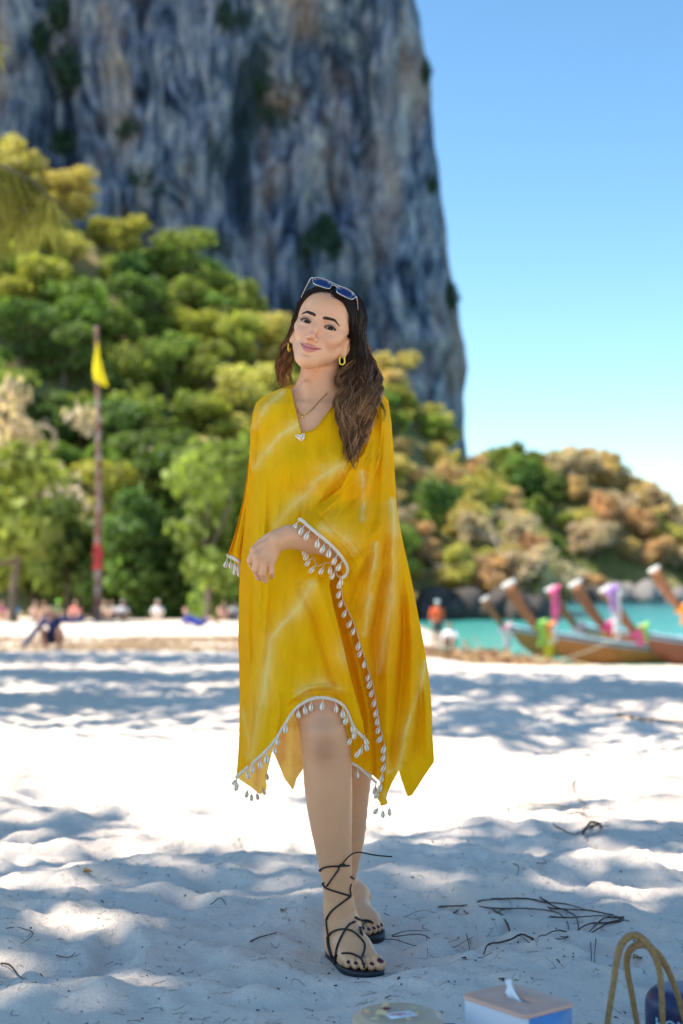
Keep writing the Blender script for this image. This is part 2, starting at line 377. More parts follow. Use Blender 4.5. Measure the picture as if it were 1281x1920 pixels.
m_bark = plain('grey_bark', (.16, .12, .09), .9, var=.4, bump=.6, bscale=14)
m_bark2 = plain('dark_bark', (.07, .05, .035), .9, var=.4, bump=.6, bscale=10)
def leaf_cloud(centres, radii, n, size, rg, flat=.0, drop=0):
    """n leaf clumps (a bent pair of triangles each) spread through a set of lobes"""
    centres = np.asarray(centres, float); radii = np.asarray(radii, float)
    w = (radii ** 2).prod(1) ** (1 / 3.) if radii.ndim > 1 else radii ** 2
    k = rg.choice(len(centres), n, p=w / w.sum())
    d = rg.normal(size=(n, 3)); d /= np.linalg.norm(d, axis=1)[:, None]; rr = (.40 + .80 * rg.random(n) ** .9)[:, None]
    rad = radii[k] if radii.ndim > 1 else radii[k][:, None]
    c = centres[k] + d * rad * rr
    nrm = d + 1.1 * rg.normal(size=(n, 3)); nrm[:, 2] += flat; nrm /= np.linalg.norm(nrm, axis=1)[:, None]
    t = np.cross(nrm, rg.normal(size=(n, 3))); t /= np.linalg.norm(t, axis=1)[:, None]; bt = np.cross(nrm, t)
    s = (size * (.6 + .8 * rg.random(n)))[:, None]
    V = np.stack([c - t * s, c - bt * s * .6 + nrm * s * .2, c + t * s, c + bt * s * .6 + nrm * s * .25], 1)
    V[:, :, 2] -= drop * rg.random(n)[:, None]
    tint = np.clip(.5 + .3 * rg.normal(size=n) + .25 * np.sin(c[:, 0] * 1.7 + 2 * c[:, 2]), 0, 1)
    F = np.arange(n * 4).reshape(-1, 4)
    return V.reshape(-1, 3), F, np.repeat(tint, 4)
def crown_mesh(name, seed, mat, n=1500, size=.34, kind='round'):
    rg = np.random.default_rng(seed); L = []; Rr = []
    for k in range(15 if kind == 'round' else 14):
        a = rg.random() * 6.28; q = rg.random() ** .6
        if kind == 'round': L.append((1.7 * q * math.cos(a), 1.7 * q * math.sin(a), 2.1 + 2.7 * rg.random() - .7 * q)); Rr.append(np.array((.95, .95, .8)) * (.55 + .6 * rg.random()))
        elif kind == 'tier': L.append((2.5 * q * math.cos(a), 2.5 * q * math.sin(a), 1.3 + 4.2 * rg.random())); Rr.append(np.array((1.2, 1.2, .7)) * (.6 + .6 * rg.random()))
        else: L.append((1.5 * q * math.cos(a), 1.5 * q * math.sin(a), .6 + 1.8 * rg.random())); Rr.append(np.array((1.2, 1.2, .9)) * (.6 + .5 * rg.random()))
    V, F, t = leaf_cloud(L, Rr, n, size, rg, .3)
    T = np.stack([t, t, t, np.ones_like(t)], -1)
    return mesh_np(name, V, F, mat, False, {'tint': T}), L
def trunk_mesh(name, L, seed, mat, r0=.16):
    rg = np.random.default_rng(seed); mb = MB(); top = np.array((.2 * rg.normal(), .2 * rg.normal(), 2.2))
    mb.tube(smooth_curve([(0, 0, -.8), (.1 * rg.normal(), .1 * rg.normal(), .8), top], 8), np.linspace(r0 * 1.3, r0 * .75, 8), 7)
    for c in L[:7]:
        c = np.array(c); mid = (top + c) / 2 + rg.normal(size=3) * .2
        mb.tube(smooth_curve([top - (0, 0, .3), mid, c], 6), np.linspace(r0 * .55, r0 * .12, 6), 5)
    return mb.mesh(name, mat)
LM['cliff green'] = leaf_mat('cliff_leaf', (.022, .050, .030), trans=.15)
KINDS = {}
for i, (cn, m) in enumerate(LM.items()):
    for j, kd in enumerate(('round', 'tier', 'bush')):
        n = {'round': 2600, 'tier': 2100, 'bush': 1500}[kd]
        if cn == 'grey-brown': n = int(n * .55)
        cm, L = crown_mesh('crown', 100 + i * 10 + j, m, n, .235 if kd != 'bush' else .20, kd)
        KINDS[cn, kd] = (cm, trunk_mesh('trunk', L, i * 10 + j, m_bark if 'grey' in cn or 'dry' in cn or j == 1 else m_bark2) if kd != 'bush' else None)
def place_tree(cn, kd, p, s, label, group=None, cat='tree', sz=1.0):
    cm, tm = KINDS[cn, kd]
    t = thing({'round': 'broadleaf_tree', 'tier': 'spreading_tree', 'bush': 'bush'}[kd], label, cat if kd != 'bush' else 'bush', tuple(p), group, rng.random() * 6.28)
    t.scale = (s, s, s * sz)
    link('crown', cm, t)
    if tm: link('trunk', tm, t)
    return t
def zone(px, py):
    if px < 250: h = 'above and left of the flagpole' if py < 560 else ('behind the flagpole' if py < 900 else 'low behind the bathers')
    elif px < 470: h = 'just below the cliff face' if py < 640 else ('on the slope left of the woman' if py < 900 else 'at the hill foot left of the woman')
    elif px < 760: h = 'behind the woman'
    elif px < 870: h = 'under the right cliff corner' if py < 900 else 'above the shore right of the woman'
    else: h = 'on the low spur right of the cliff' if py < 1000 else 'above the dark shore rocks'
    return h
def hill_colour(px, py, r):
    if px > 700: 
        if (px - 830) ** 2 + (py - 935) ** 2 < 42 ** 2: return 'bright green'
        return r.choices(['dry orange', 'golden', 'grey-brown', 'yellow-green'], [5, 4, 3.2 if py > 950 else 1.0, 1.3])[0] if py > 820 else r.choices(['golden', 'yellow-green', 'dry orange'], [5, 3, 2])[0]
    if px > 430: return r.choices(['yellow-green', 'golden', 'bright green', 'dark green'], [4, 3, 2, 1])[0] if py < 800 else r.choices(['bright green', 'dark green', 'yellow-green'], [3, 3, 2])[0]
    if py < 480: return r.choices(['yellow-green', 'golden', 'dry orange', 'bright green'], [5, 3, 1, 1])[0]
    if py < 700: return r.choices(['yellow-green', 'bright green', 'dark green', 'golden'], [4, 5, 2, .5])[0]
    return r.choices(['dark green', 'bright green', 'yellow-green', 'grey-brown'], [4.5, 5, 2, .5])[0]
rr = random.Random(5)
cnt = 0
y = 97.0
while y < 147:
    x = -.275 * y - 4 + rr.random() * 3
    while x < 21:
        xx = x + rr.uniform(-1, 1); yy = y + rr.uniform(-1, 1); z = float(hill_z(np.array(xx), np.array(yy)))
        px, py = proj((xx, yy, z + 3))
        if xx > 3.5 and yy < 110: x += 3; continue
        if z > -1.3 and -120 < px < 1130:
            cn = hill_colour(px, py, rr); kd = rr.choices(['round', 'tier', 'bush'], [5, 3, 1])[0]
            if px > 760: kd = rr.choices(['round', 'bush', 'tier'], [4, 3, 1])[0]
            s = rr.uniform(.75, 1.3) * (1.0 if px < 740 else .66)
            place_tree(cn, kd, (xx, yy, z - .3), s, f"{'small' if s < .8 else ('large' if s > 1.1 else 'medium-sized')} {cn} {'bush' if kd == 'bush' else 'tree'} {zone(px, py)}", 'trees covering the hillside below the cliff', sz=rr.uniform(.85, 1.2)); cnt += 1
        x += rr.uniform(3.0, 4.4) * (1.0 if x < 3 else .62)
    y += 3.9
# trees that stand out
for cn, kd, px, py, d, s, sz, lab in (
    ('bright green', 'tier', 385, 1168, 84, 1.55, 1.25, 'big spreading bright green tree at the back of the beach just left of the woman'),
    ('bright green', 'tier', 30, 1168, 80, 1.45, 1.25, 'broad green tree at the left edge behind the seated bathers'),
    ('dark green', 'round', 235, 1168, 90, 1.4, 1.2, 'dark green shady tree right behind the tall flagpole'),
    ('dark green', 'round', 130, 1168, 92, 1.5, 1.1, 'dark green shady tree behind the crouching person in blue'),
    ('grey-brown', 'tier', 70, 1100, 99, 1.5, 1.6, 'half bare grey-brown tree rising left of the flagpole'),
    ('bright green', 'bush', 430, 1166, 86, 1.1, 1.2, 'leafy green shrub at the sand edge left of the woman'),
    ('dark green', 'bush', 300, 1166, 92, 1.6, 1.2, 'dark low thicket at the sand edge right of the flagpole'),
    ('dark green', 'round', 480, 1166, 92, 1.5, 1.2, 'dark green tree half hidden by the yellow kaftan'),
    ('dark green', 'bush', 828, 965, 113, .85, 1.1, 'round olive green bush alone among the dry orange scrub')):
    q = P(px, py, d); place_tree(cn, kd, q, s, lab, sz=sz)
# the headland beyond the bay
y = 225.0
while y < 259:
    x = 14.0
    while x < 82:
        xx = x + rr.uniform(-1.2, 1.2); z = float(head_z(np.array(xx), np.array(y))); px, py = proj((xx, y, z + 3))
        if z > -1.4 and 860 < px < 1400:
            g = 955 < px < 1075 and 850 + (px - 960) * .3 < py
            if px < 1000 and py < 930: cn = rr.choices(['dark green', 'bright green'], [3, 1])[0]
            elif g and px < 1045 and py < 1060: cn = rr.choices(['bright green', 'dark green'], [3, 2])[0]
            elif g: cn = rr.choices(['dark green', 'bright green', 'grey-brown'], [4, 2, 1])[0]
            else: cn = rr.choices(['grey-brown', 'dry orange', 'yellow-green', 'golden'], [5, 3, 1.8, .8])[0]
            kd = rr.choices(['round', 'bush'], [3, 1])[0]; s = rr.uniform(.9, 1.5)
            zz = ('on the headland top' if py < 920 else ('in the green gully of the headland' if g else 'on the headland slope above the boats'))
            place_tree(cn, kd, (xx, y, z - .4), s, f"{'small' if s < 1.1 else 'large'} {cn} {'bush' if kd == 'bush' else 'tree'} {zz}", 'trees on the headland across the bay')
        x += rr.uniform(3.2, 4.8)
    y += 4.4
# bushes clinging to the cliff
bv = BVHTree.FromPolygons([tuple(v) for v in cV], [tuple(int(i) for i in f) for f in cF])
for k, (px, py, s, lab) in enumerate(((128, 40, 2.2, 'dark bush high on the cliff at its left part'), (150, 150, 2.6, 'dark bush in the long vertical cleft of the cliff'), (122, 290, 2.2, 'dark bush low in the long vertical cleft'), (500, 160, 2.0, 'dark green bush in the middle of the cliff face'),
        (515, 215, 1.8, 'dark green bush under the one in mid cliff'), (250, 250, 1.7, 'small dark bush left on the cliff face'), (275, 340, 1.8, 'small dark bush on a ledge left of centre'), (400, 470, 1.7, 'bush at the cliff foot above the golden trees'), (600, 470, 1.8, 'bush at the cliff foot straight above the woman'), (835, 560, 1.2, 'tiny bush on the cliff edge against the sky'),
        (788, 130, 1.0, 'tiny bush high on the cliff edge against the sky'), (735, 700, 1.5, 'dark green bush at the foot of the cliff beside the hair'), (440, 30, 1.5, 'brownish bush near the top of the cliff face'), (800, 340, .9, 'tiny bush halfway up the cliff edge'), (60, 80, 1.5, 'dark bush near the upper left corner of the cliff'))):
    o = Vector((0, 0, CAMZ)); d = Vector(P(px, py, 200)) - o; h = bv.ray_cast(o, d.normalized())
    q = h[0] if h[0] else Vector(P(px - 6, py, 203))
    _t = place_tree('cliff green', 'bush', (q.x, q.y + .8, q.z - 1.8), s * .8, lab, 'bushes on the cliff', sz=1.7)
    _t.scale.y *= .5; _t.rotation_euler = (0, 0, rr.uniform(-.3, .3))
# shore rocks
m_rock = plain('dark_shore_rock', (.06, .05, .045), .85, var=.5, bump=.8, bscale=1.4)
m_rock2 = plain('grey_shore_rock', (.22, .20, .19), .85, var=.5, bump=.8, bscale=1.4)
def rock_mesh(seed, mat, res=12):
    mb = MB(); mb.ball((0, 0, 0), 1, res * 2, res); V = np.concatenate(mb.v)
    n = 1 + .38 * fbm(V[:, 0] * 1.2 + seed, V[:, 1] * 1.2, V[:, 2] * 1.2 + seed, 4, seed); V = V * n[:, None] * (1, .8, .7)
    mb.v = [V]; return mb.mesh('rock', mat, False)
RK = [rock_mesh(s, m_rock) for s in (1, 2, 3)] + [rock_mesh(9, m_rock2)]
k = 0
for px0, px1, d0, hgt, n in ((790, 1010, 109, 2.1, 30), (995, 1290, 223, 2.8, 30)):
    for i in range(n):
        px = px0 + (px1 - px0) * (i + .5) / n + rr.uniform(-4, 4); d = d0 + rr.uniform(-1.5, 2.0) + (3 if i % 2 else 0)
        x = (px - 640.5) / FPX * d; s = hgt * rr.uniform(.6, 1.15)
        o = link('shore_rock', RK[3] if (px > 1140 and i % 2 == 0) else RK[i % 3], None, (x, d, SEA + s * rr.uniform(.05, .45)), category='rock', group='rocks along the waterline',
                 label=f"{'low' if s < hgt * .8 else 'tall'} {'pale grey' if px > 1140 and i % 2 == 0 else 'dark'} rock at the waterline {'right of the woman' if px < 900 else ('left of the boats' if px < 1000 else 'behind the boats')}")
        o.scale = (s * .8, s * .6, s); o.rotation_euler = (rr.uniform(-.3, .3), rr.uniform(-.3, .3), rr.random() * 6)
# pale bare branches leaning over the shore
mb = MB(); rg = np.random.default_rng(77)
def branch(mb, p, d, L, r, dep, rg, n=6):
    pts = [p]
    for i in range(n): d = d + rg.normal(size=3) * .22; d /= np.linalg.norm(d); pts.append(pts[-1] + d * L / n)
    mb.tube(np.array(pts), np.linspace(r, r * .45, n + 1), 5)
    if dep > 0:
        for i in range(2, n + 1):
            dd = d + rg.normal(size=3) * .7; dd /= np.linalg.norm(dd); branch(mb, pts[i], dd, L * .55, r * .45, dep - 1, rg, 5)
p0 = P(985, 1120, 112); branch(mb, p0 * 0, np.array((-.9, -.1, .35)), 7.5, .13, 2, rg); branch(mb, p0 * 0 + (0, 0, .4), np.array((-.6, .1, .8)), 5.5, .11, 2, rg)
t = thing('bare_tree', 'pale bare tree leaning over the dark rocks left of the boats', 'tree', tuple(p0)); link('limbs', mb.mesh('limbs', plain('pale_dead_wood', (.42, .34, .26), .9)), t)
# ================================================================ the shade trees standing left of the view
def shade_want(x, d):
    """how much leaf shade falls on the sand at (x, d): the dapple pattern of the place"""
    n = fbm(x * .55 + 3, d * .42, 0, 3, 61); f = fbm(x * 1.9, d * 1.5, 0, 3, 62)
    near = sstep(6.3, 5.2, d + .5 * f + .35 * n - .12 * (x))                # closed shade near the camera
    near = np.maximum(near, sstep(1.1, .9, np.hypot((x - .35) / 1.3, (d - 3.3) / 1.0)))
    left = sstep(.6, -.8, x + .3 * n)
    band1 = np.exp(-((d - (11.6 + .35 * f)) / .95) ** 2) * 1.15 * left
    band2 = np.exp(-((d - (15.0 + .4 * f)) / 1.1) ** 2) * 1.0 * left
    band3 = np.exp(-((d - 20.5) / 2.0) ** 2) * 1.2 * left + np.exp(-((d - 26) / 2.4) ** 2) * .9 * left
    rband = np.exp(-((d - (13.4 - .35 * x)) / 1.5) ** 2) * 1.3 * sstep(-.2, .6, x)
    rmid = np.exp(-((x - 1.1) / .75) ** 2 - ((d - 9.2) / .9) ** 2) * .95
    w = near + band1 + band2 + band3 + rband + rmid
    far = sstep(8.5, 11, d)
    w = w * (1 + (.75 * f - .15) * sstep(5, 8, d))
    holes = 0
    for hx, hd, rx, rd in ((-.35, 5.1, .45, .40), (-.25, 5.6, .6, .30), (.1, 5.95, .6, .3), (.60, 2.90, .22, .08), (-1.0, 4.3, .30, .14), (1.0, 5.7, .8, .25), (-.42, 3.28, .24, .11), (-.62, 3.75, .22, .10), (.95, 4.7, .3, .16), (-.85, 3.15, .2, .10), (1.1, 4.3, .3, .12), (-1.3, 5.0, .35, .2), (-.5, 2.95, .25, .08)):
        holes = holes + np.exp(-((x - hx) / rx) ** 2 - ((d - hd) / rd) ** 2)
    return np.clip(w, 0, 1) * np.clip(1 - 1.25 * holes, 0, 1)
m_needle = leaf_mat('casuarina_needles', (.11, .14, .035), .3, .35)
def canopy():
    rg = np.random.default_rng(21); S = np.array(SUN)
    N = 150000
    d = 1.0 + 28 * rg.random(N) ** 1.25; x = (rg.random(N) * 2 - 1) * (.30 * d + 1.6) + .1
    wz = (x > -.45) & (x < 1.6) & (d > 2.55) & (d < 4.0); thin = np.where(wz, 1, np.interp(d, [1, 3, 6.5, 9, 14], [.20, .20, .24, .36, .55])); keep = rg.random(N) < shade_want(x, d) * thin; x, d = x[keep], d[keep]; n = len(x)
    # each needle spray hangs somewhere on the sun ray of the spot it shades, above the picture's field
    h = 8.0 + 5.0 * rg.random(n) + .12 * d; z0 = ground_z_base(x, d)
    def at(h): return np.stack([x + S[0] / S[2] * h, d + S[1] / S[2] * h, z0 + h], -1)
    for k in range(10):
        p = at(h); qx, qy = proj(p); bad = (qx > -60) & (qx < 1340) & (qy > -90); h = np.where(bad, h + 1.0, h)
    p = at(h); qx, qy = proj(p); ok = ~((qx > -50) & (qx < 1330) & (qy > -60)); p = p[ok]; n = len(p); d = d[ok]
    nrm = S + .7 * rg.normal(size=(n, 3)); nrm /= np.linalg.norm(nrm, axis=1)[:, None]
    t = np.cross(nrm, rg.normal(size=(n, 3))); t /= np.linalg.norm(t, axis=1)[:, None]; b = np.cross(nrm, t)
    s = (.115 * (.6 + .8 * rg.random(n)) * np.where(d > 8, 1.25, 1))[:, None]
    V = np.stack([p - t * s, p - b * s * .55, p + t * s, p + b * s * .55], 1)
    return V, p
def ground_z_base(x, d): return base_z(x, d)
cv, cp = canopy()
TR = [(-7.5, 1.5), (-9.5, 8.5), (-8.8, 14.5), (-11.5, 22.0), (-13.5, 29.0)]
dist = np.stack([np.hypot(cp[:, 0] - a * .8, cp[:, 1] - b_) for a, b_ in TR], 1); own = dist.argmin(1)
for k, (tx, ty) in enumerate(TR):
    sel = own == k; n = int(sel.sum())
    if n < 10: continue
    gz = float(base_z(np.array(tx), np.array(ty)))
    t = thing('casuarina_tree', ['tall shade tree out of view beside the camera', 'tall shade tree out of view left of the bright sand patch', 'tall shade tree out of view left of the striped shade', 'tall shade tree out of view left, nearest the flagpole side', 'farthest tall shade tree out of view on the left'][k], 'tree', (tx, ty, gz), 'shade trees left of the view')
    V = (cv[sel] - np.array((tx, ty, gz))).reshape(-1, 3); tint = np.repeat(np.random.default_rng(k).random(n), 4)
    link('crown', mesh_np('crown', V, np.arange(n * 4).reshape(-1, 4), m_needle, False, {'tint': np.stack([tint] * 3 + [np.ones(n * 4)], -1)}), t)
    mb = MB(); top = np.array((.3, .2, 9.5)); mb.tube(smooth_curve([(0, 0, -.5), (.15, 0, 4), top], 10), np.linspace(.24, .1, 10), 8)
    C = V.reshape(-1, 4, 3).mean(1); rg = np.random.default_rng(k + 50)
    for c in C[rg.choice(n, 36)]:
        st = np.array((.2, .1, min(9.3, 5 + 4 * rg.random()))); mid = (st + c) / 2 + (0, 0, .5); mb.tube(smooth_curve([st, mid, c], 7), np.linspace(.06, .012, 7), 5)
    link('trunk', mb.mesh('trunk', m_bark2), t)
# hanging casuarina branch in the upper left corner
def drooping():
    rg = np.random.default_rng(8); mb = MB(); V = []; t_ = thing('casuarina_branch', 'pale yellow-green drooping branch hanging into the upper left corner', 'branch', tuple(P(-120, 250, 12.0)))
    o = P(-120, 250, 12.0)
    for pl in ([(-120, 250), (-60, 285), (0, 310), (60, 340), (105, 380)], [(-120, 300), (-50, 350), (10, 372), (50, 400)], [(-120, 60), (-60, 70), (-20, 78), (20, 82)], [(-120, 350), (-60, 400), (-10, 430)]):
        c = smooth_curve([P(a, b, 12 + .3 * rg.normal()) - o for a, b in pl], 12); mb.tube(c, np.linspace(.022, .006, 12), 5)
        for i in range(430 if pl[0][1] != 60 else 120):
            k = rg.random() * 10; p = c[int(k)] + (c[int(k) + 1] - c[int(k)]) * (k % 1); L = rg.uniform(.12, .55) * (1 if pl[0][1] != 60 else .5)
            e = p + np.array((rg.normal() * .12, rg.normal() * .12, -L)); w = .006
            s = np.array((w, rg.normal() * w, 0)); m = (p + e) / 2 + rg.normal(size=3) * .02
            V.append([p - s, p + s, m + s, m - s]); V.append([m - s, m + s, e + s * .3, e - s * .3])
    V = np.array(V).reshape(-1, 3); n = len(V) // 4
    tint = np.repeat(rg.random(n), 4)
    link('needles', mesh_np('needles', V, np.arange(n * 4).reshape(-1, 4), leaf_mat('dry_needles', (.26, .25, .06), .3, .4), False, {'tint': np.stack([tint] * 3 + [np.ones(n * 4)], -1)}), t_)
    link('twig', mb.mesh('twig', m_bark), t_)
drooping()
# ================================================================ smooth solids for bodies
class Solid:
    def __init__(s): s.p = []
    def cap(s, a, b, ra, rb, k=.02, op=1, tag=0):
        a = np.asarray(a, float); b = np.asarray(b, float)
        s.p.append(('c', a, b, ra, rb, k, op, (a + b) / 2, np.linalg.norm(b - a) / 2 + max(ra, rb)))
    def chain(s, pts, rs, k=.02, op=1):
        a = smooth_curve(np.concatenate([np.asarray(pts, float), np.asarray(rs, float)[:, None]], 1), 3 * len(pts) + 1 if len(pts) > 2 else 2); pts = a[:, :3]; rs = a[:, 3]
        if len(pts) > 3: k = min(k, .008)
        for i in range(len(pts) - 1): s.cap(pts[i], pts[i + 1], rs[i], rs[i + 1], k if i else k, op)
    def ell(s, c, r, M=None, k=.02, op=1):
        M = np.eye(3) if M is None else np.asarray(M)
        s.p.append(('e', np.asarray(c, float), np.asarray(r, float), M, 0, k, op, np.asarray(c, float), max(r)))
    def one(s, q, P_):
        if q[0] == 'c':
            a, b, ra, rb = q[1:5]; ab = b - a; L = ab.dot(ab) + 1e-12
            h = np.clip((P_ - a) @ ab / L, 0, 1); return np.linalg.norm(P_ - a - h[:, None] * ab, axis=1) - (ra + h * (rb - ra))
        c, r, M = q[1:4]; l = (P_ - c) @ M          # M columns are the axes
        k0 = np.linalg.norm(l / r, axis=1); k1 = np.linalg.norm(l / (r * r), axis=1) + 1e-9
        return k0 * (k0 - 1) / k1
    def ev(s, P_, prims=None):
        d = np.full(len(P_), .3)
        for q in (s.p if prims is None else prims):
            v = s.one(q, P_); k = q[5]
            if q[6] == 1: h = np.maximum(k - np.abs(d - v), 0) / k; d = np.minimum(d, v) - h * h * k * .25
            else: v = -v; h = np.maximum(k - np.abs(d - v), 0) / k; d = np.maximum(d, v) + h * h * k * .25
        return d
    def near(s, c, rad):
        return [q for q in s.p if np.linalg.norm(q[7] - c) - q[8] < rad + q[5] + .012]
    def poly(s, h, B=16, newton=2):
        """surface nets over sparse blocks"""
        lo = np.min([q[7] - q[8] for q in s.p if q[6] == 1], 0) - 3 * h; hi = np.max([q[7] + q[8] for q in s.p if q[6] == 1], 0) + 3 * h
        nb = np.ceil((hi - lo) / (h * B)).astype(int); g = np.arange(B + 2) * h
        GX, GY, GZ = np.meshgrid(g, g, g, indexing='ij'); G = np.stack([GX, GY, GZ], -1).reshape(-1, 3)
        D = nb * B + 4; VI = []; VP = []; QS = []; half = (B + 1) * h / 2 * 1.7321
        for bx in range(nb[0]):
            for by in range(nb[1]):
                for bz in range(nb[2]):
                    o = lo + np.array((bx, by, bz)) * B * h; c = o + (B + 1) * h / 2
                    pr = s.near(c, half)
                    if not any(q[6] == 1 for q in pr): continue
                    dc = s.ev(c[None], pr)[0]
                    if abs(dc) > half * 1.15 + .01: continue
                    f = s.ev(G + o, pr).reshape(B + 2, B + 2, B + 2); ins = f < 0
                    if ins.all() or not ins.any(): continue
                    # cells (i,j,k) 0..B ; active ones
                    n = B + 1; cs = np.zeros((n, n, n), int)
                    for a in (0, 1):
                        for b in (0, 1):
                            for cc in (0, 1): cs += ins[a:a + n, b:b + n, cc:cc + n]
                    act = (cs > 0) & (cs < 8); I = np.argwhere(act)
                    acc = np.zeros((len(I), 3)); num = np.zeros(len(I))
                    cr = [(a, b, cc) for a in (0, 1) for b in (0, 1) for cc in (0, 1)]
                    vals = {q: f[I[:, 0] + q[0], I[:, 1] + q[1], I[:, 2] + q[2]] for q in cr}
                    for q in cr:
                        for ax in range(3):
                            if q[ax]: continue
                            r = list(q); r[ax] = 1; r = tuple(r); va, vb = vals[q], vals[r]; m = (va < 0) != (vb < 0)
                            t = np.where(m, va / np.where(m, va - vb, 1), 0); p = np.tile(np.array(q, float), (len(I), 1)); p[:, ax] += t
                            acc += p * m[:, None]; num += m
                    V = o + (I + acc / num[:, None]) * h
                    gi = I + np.array((bx, by, bz)) * B
                    VI.append((gi[:, 0] * D[1] + gi[:, 1]) * D[2] + gi[:, 2]); VP.append(V)
                    base = np.array((bx, by, bz)) * B
                    for ax in range(3):
                        u, w = [(1, 2), (2, 0), (0, 1)][ax]
                        # edges owned by the block: start index 1..B on u,w ; 0..B-1.. on ax
                        A = [slice(1, n)] * 3; A[ax] = slice(0, B) ; Bs = list(A); Bs[ax] = slice(1, B + 1)
                        e0 = ins[tuple(A)]; e1 = ins[tuple(Bs)]; E = np.argwhere(e0 != e1)
                        if not len(E): continue
                        fl = e0[tuple(E.T)]; st = np.array([1, 1, 1]); st[ax] = 0; E = E + st + base
                        def cid(du, dw):
                            X = E.copy(); X[:, u] -= du; X[:, w] -= dw; return (X[:, 0] * D[1] + X[:, 1]) * D[2] + X[:, 2]
                        q4 = np.stack([cid(1, 1), cid(0, 1), cid(0, 0), cid(1, 0)], 1)
                        q4[~fl] = q4[~fl][:, ::-1]; QS.append(q4)
        VI = np.concatenate(VI); VP = np.concatenate(VP); Q = np.concatenate(QS)
        uid, first = np.unique(VI, return_index=True); V = VP[first]
        pos = np.searchsorted(uid, Q); pos = np.clip(pos, 0, len(uid) - 1); ok = (uid[pos] == Q).all(1); Q = pos[ok]
        return V, Q
    def evb(s, V, cell=.06):
        """field at scattered points, by cells"""
        key = np.floor(V / cell).astype(int); K = (key[:, 0] * 4001 + key[:, 1]) * 4001 + key[:, 2]
        od = np.argsort(K, kind='stable'); Ks = K[od]; cut = np.flatnonzero(np.diff(Ks)) + 1; out = np.zeros(len(V))
        for seg in np.split(od, cut):
            c = (key[seg[0]] + .5) * cell; out[seg] = s.ev(V[seg], s.near(c, cell * .9))
        return out
    def project(s, V, it=2):
        e = .0006
        for _ in range(it):
            f = s.evb(V); g = np.stack([s.evb(V + np.eye(3)[a] * e) - f for a in range(3)], 1) / e
            g2 = (g * g).sum(1); V = V - np.clip(f / np.maximum(g2, .2), -.003, .003)[:, None] * g
        return V
# ================================================================ the woman
def rotm(ax, a):
    return np.array(Matrix.Rotation(a, 3, ax))
HC = P(604.5, 624, 3.525)                               # centre of the head at eye height
_M0 = np.array([(1, 0, 0), (0, 0, 1), (0, -1, 0)], float).T      # columns: u right, v up, w towards the camera
HM = rotm('Y', R(18.5)) @ rotm('Z', R(-9.5)) @ rotm('X', R(-3)) @ _M0
def H(u, v, w): return HC + HM @ (np.array((u, v, w), float) / 1000)
body = Solid(); B_ = body
# torso
B_.ell(P(590, 1075, 3.52), (.160, .112, .12), k=.03)
B_.ell(P(598, 955, 3.51), (.118, .082, .13), k=.05)
B_.ell(P(602, 865, 3.50), (.132, .092, .14), k=.05)
B_.cap(P(530, 795, 3.52), P(672, 795, 3.52), .050, .050, .05)
B_.cap(P(507, 790, 3.52), P(530, 785, 3.52), .042, .05, .03)
B_.cap(P(697, 795, 3.52), P(672, 790, 3.52), .042, .05, .03)
for px in (566, 637): B_.ell(P(px, 885, 3.435), (.060, .052, .058), k=.035)
B_.cap(P(594, 775, 3.535), P(601, 690, 3.558), .054, .049, .03)
B_.cap(P(596, 742, 3.55), P(520, 782, 3.54), .034, .036, .045)
B_.cap(P(598, 742, 3.55), P(688, 785, 3.54), .034, .036, .045)
B_.cap(P(575, 762, 3.475), P(515, 768, 3.49), .007, .008, .018)       # collar bones
B_.cap(P(604, 765, 3.475), P(672, 772, 3.49), .007, .008, .018)
B_.cap(P(579, 756, 3.49), P(574, 722, 3.497), .005, .006, .02)
# legs
B_.chain([P(556, 1110, 3.52), P(588, 1250, 3.45), P(611, 1372, 3.40)], [.088, .072, .0595], .02)
B_.chain([P(611, 1372, 3.40), P(613, 1420, 3.41), P(617, 1500, 3.425), P(626, 1595, 3.455), P(633, 1660, 3.475), P(637, 1712, 3.49)], [.0595, .056, .053, .041, .034, .032], .015)
B_.cap(P(606, 1375, 3.355), P(606, 1398, 3.36), .019, .020, .03); B_.cap(P(607, 1418, 3.37), P(609, 1428, 3.372), .012, .012, .02)
B_.cap(P(616, 1460, 3.45), P(620, 1540, 3.465), .042, .030, .03)
B_.chain([P(630, 1110, 3.56), P(655, 1250, 3.60), P(664, 1385, 3.65), P(655, 1490, 3.72), P(655, 1565, 3.78), P(645, 1640, 3.83), P(641, 1668, 3.85)], [.086, .072, .055, .050, .040, .032, .031], .018)
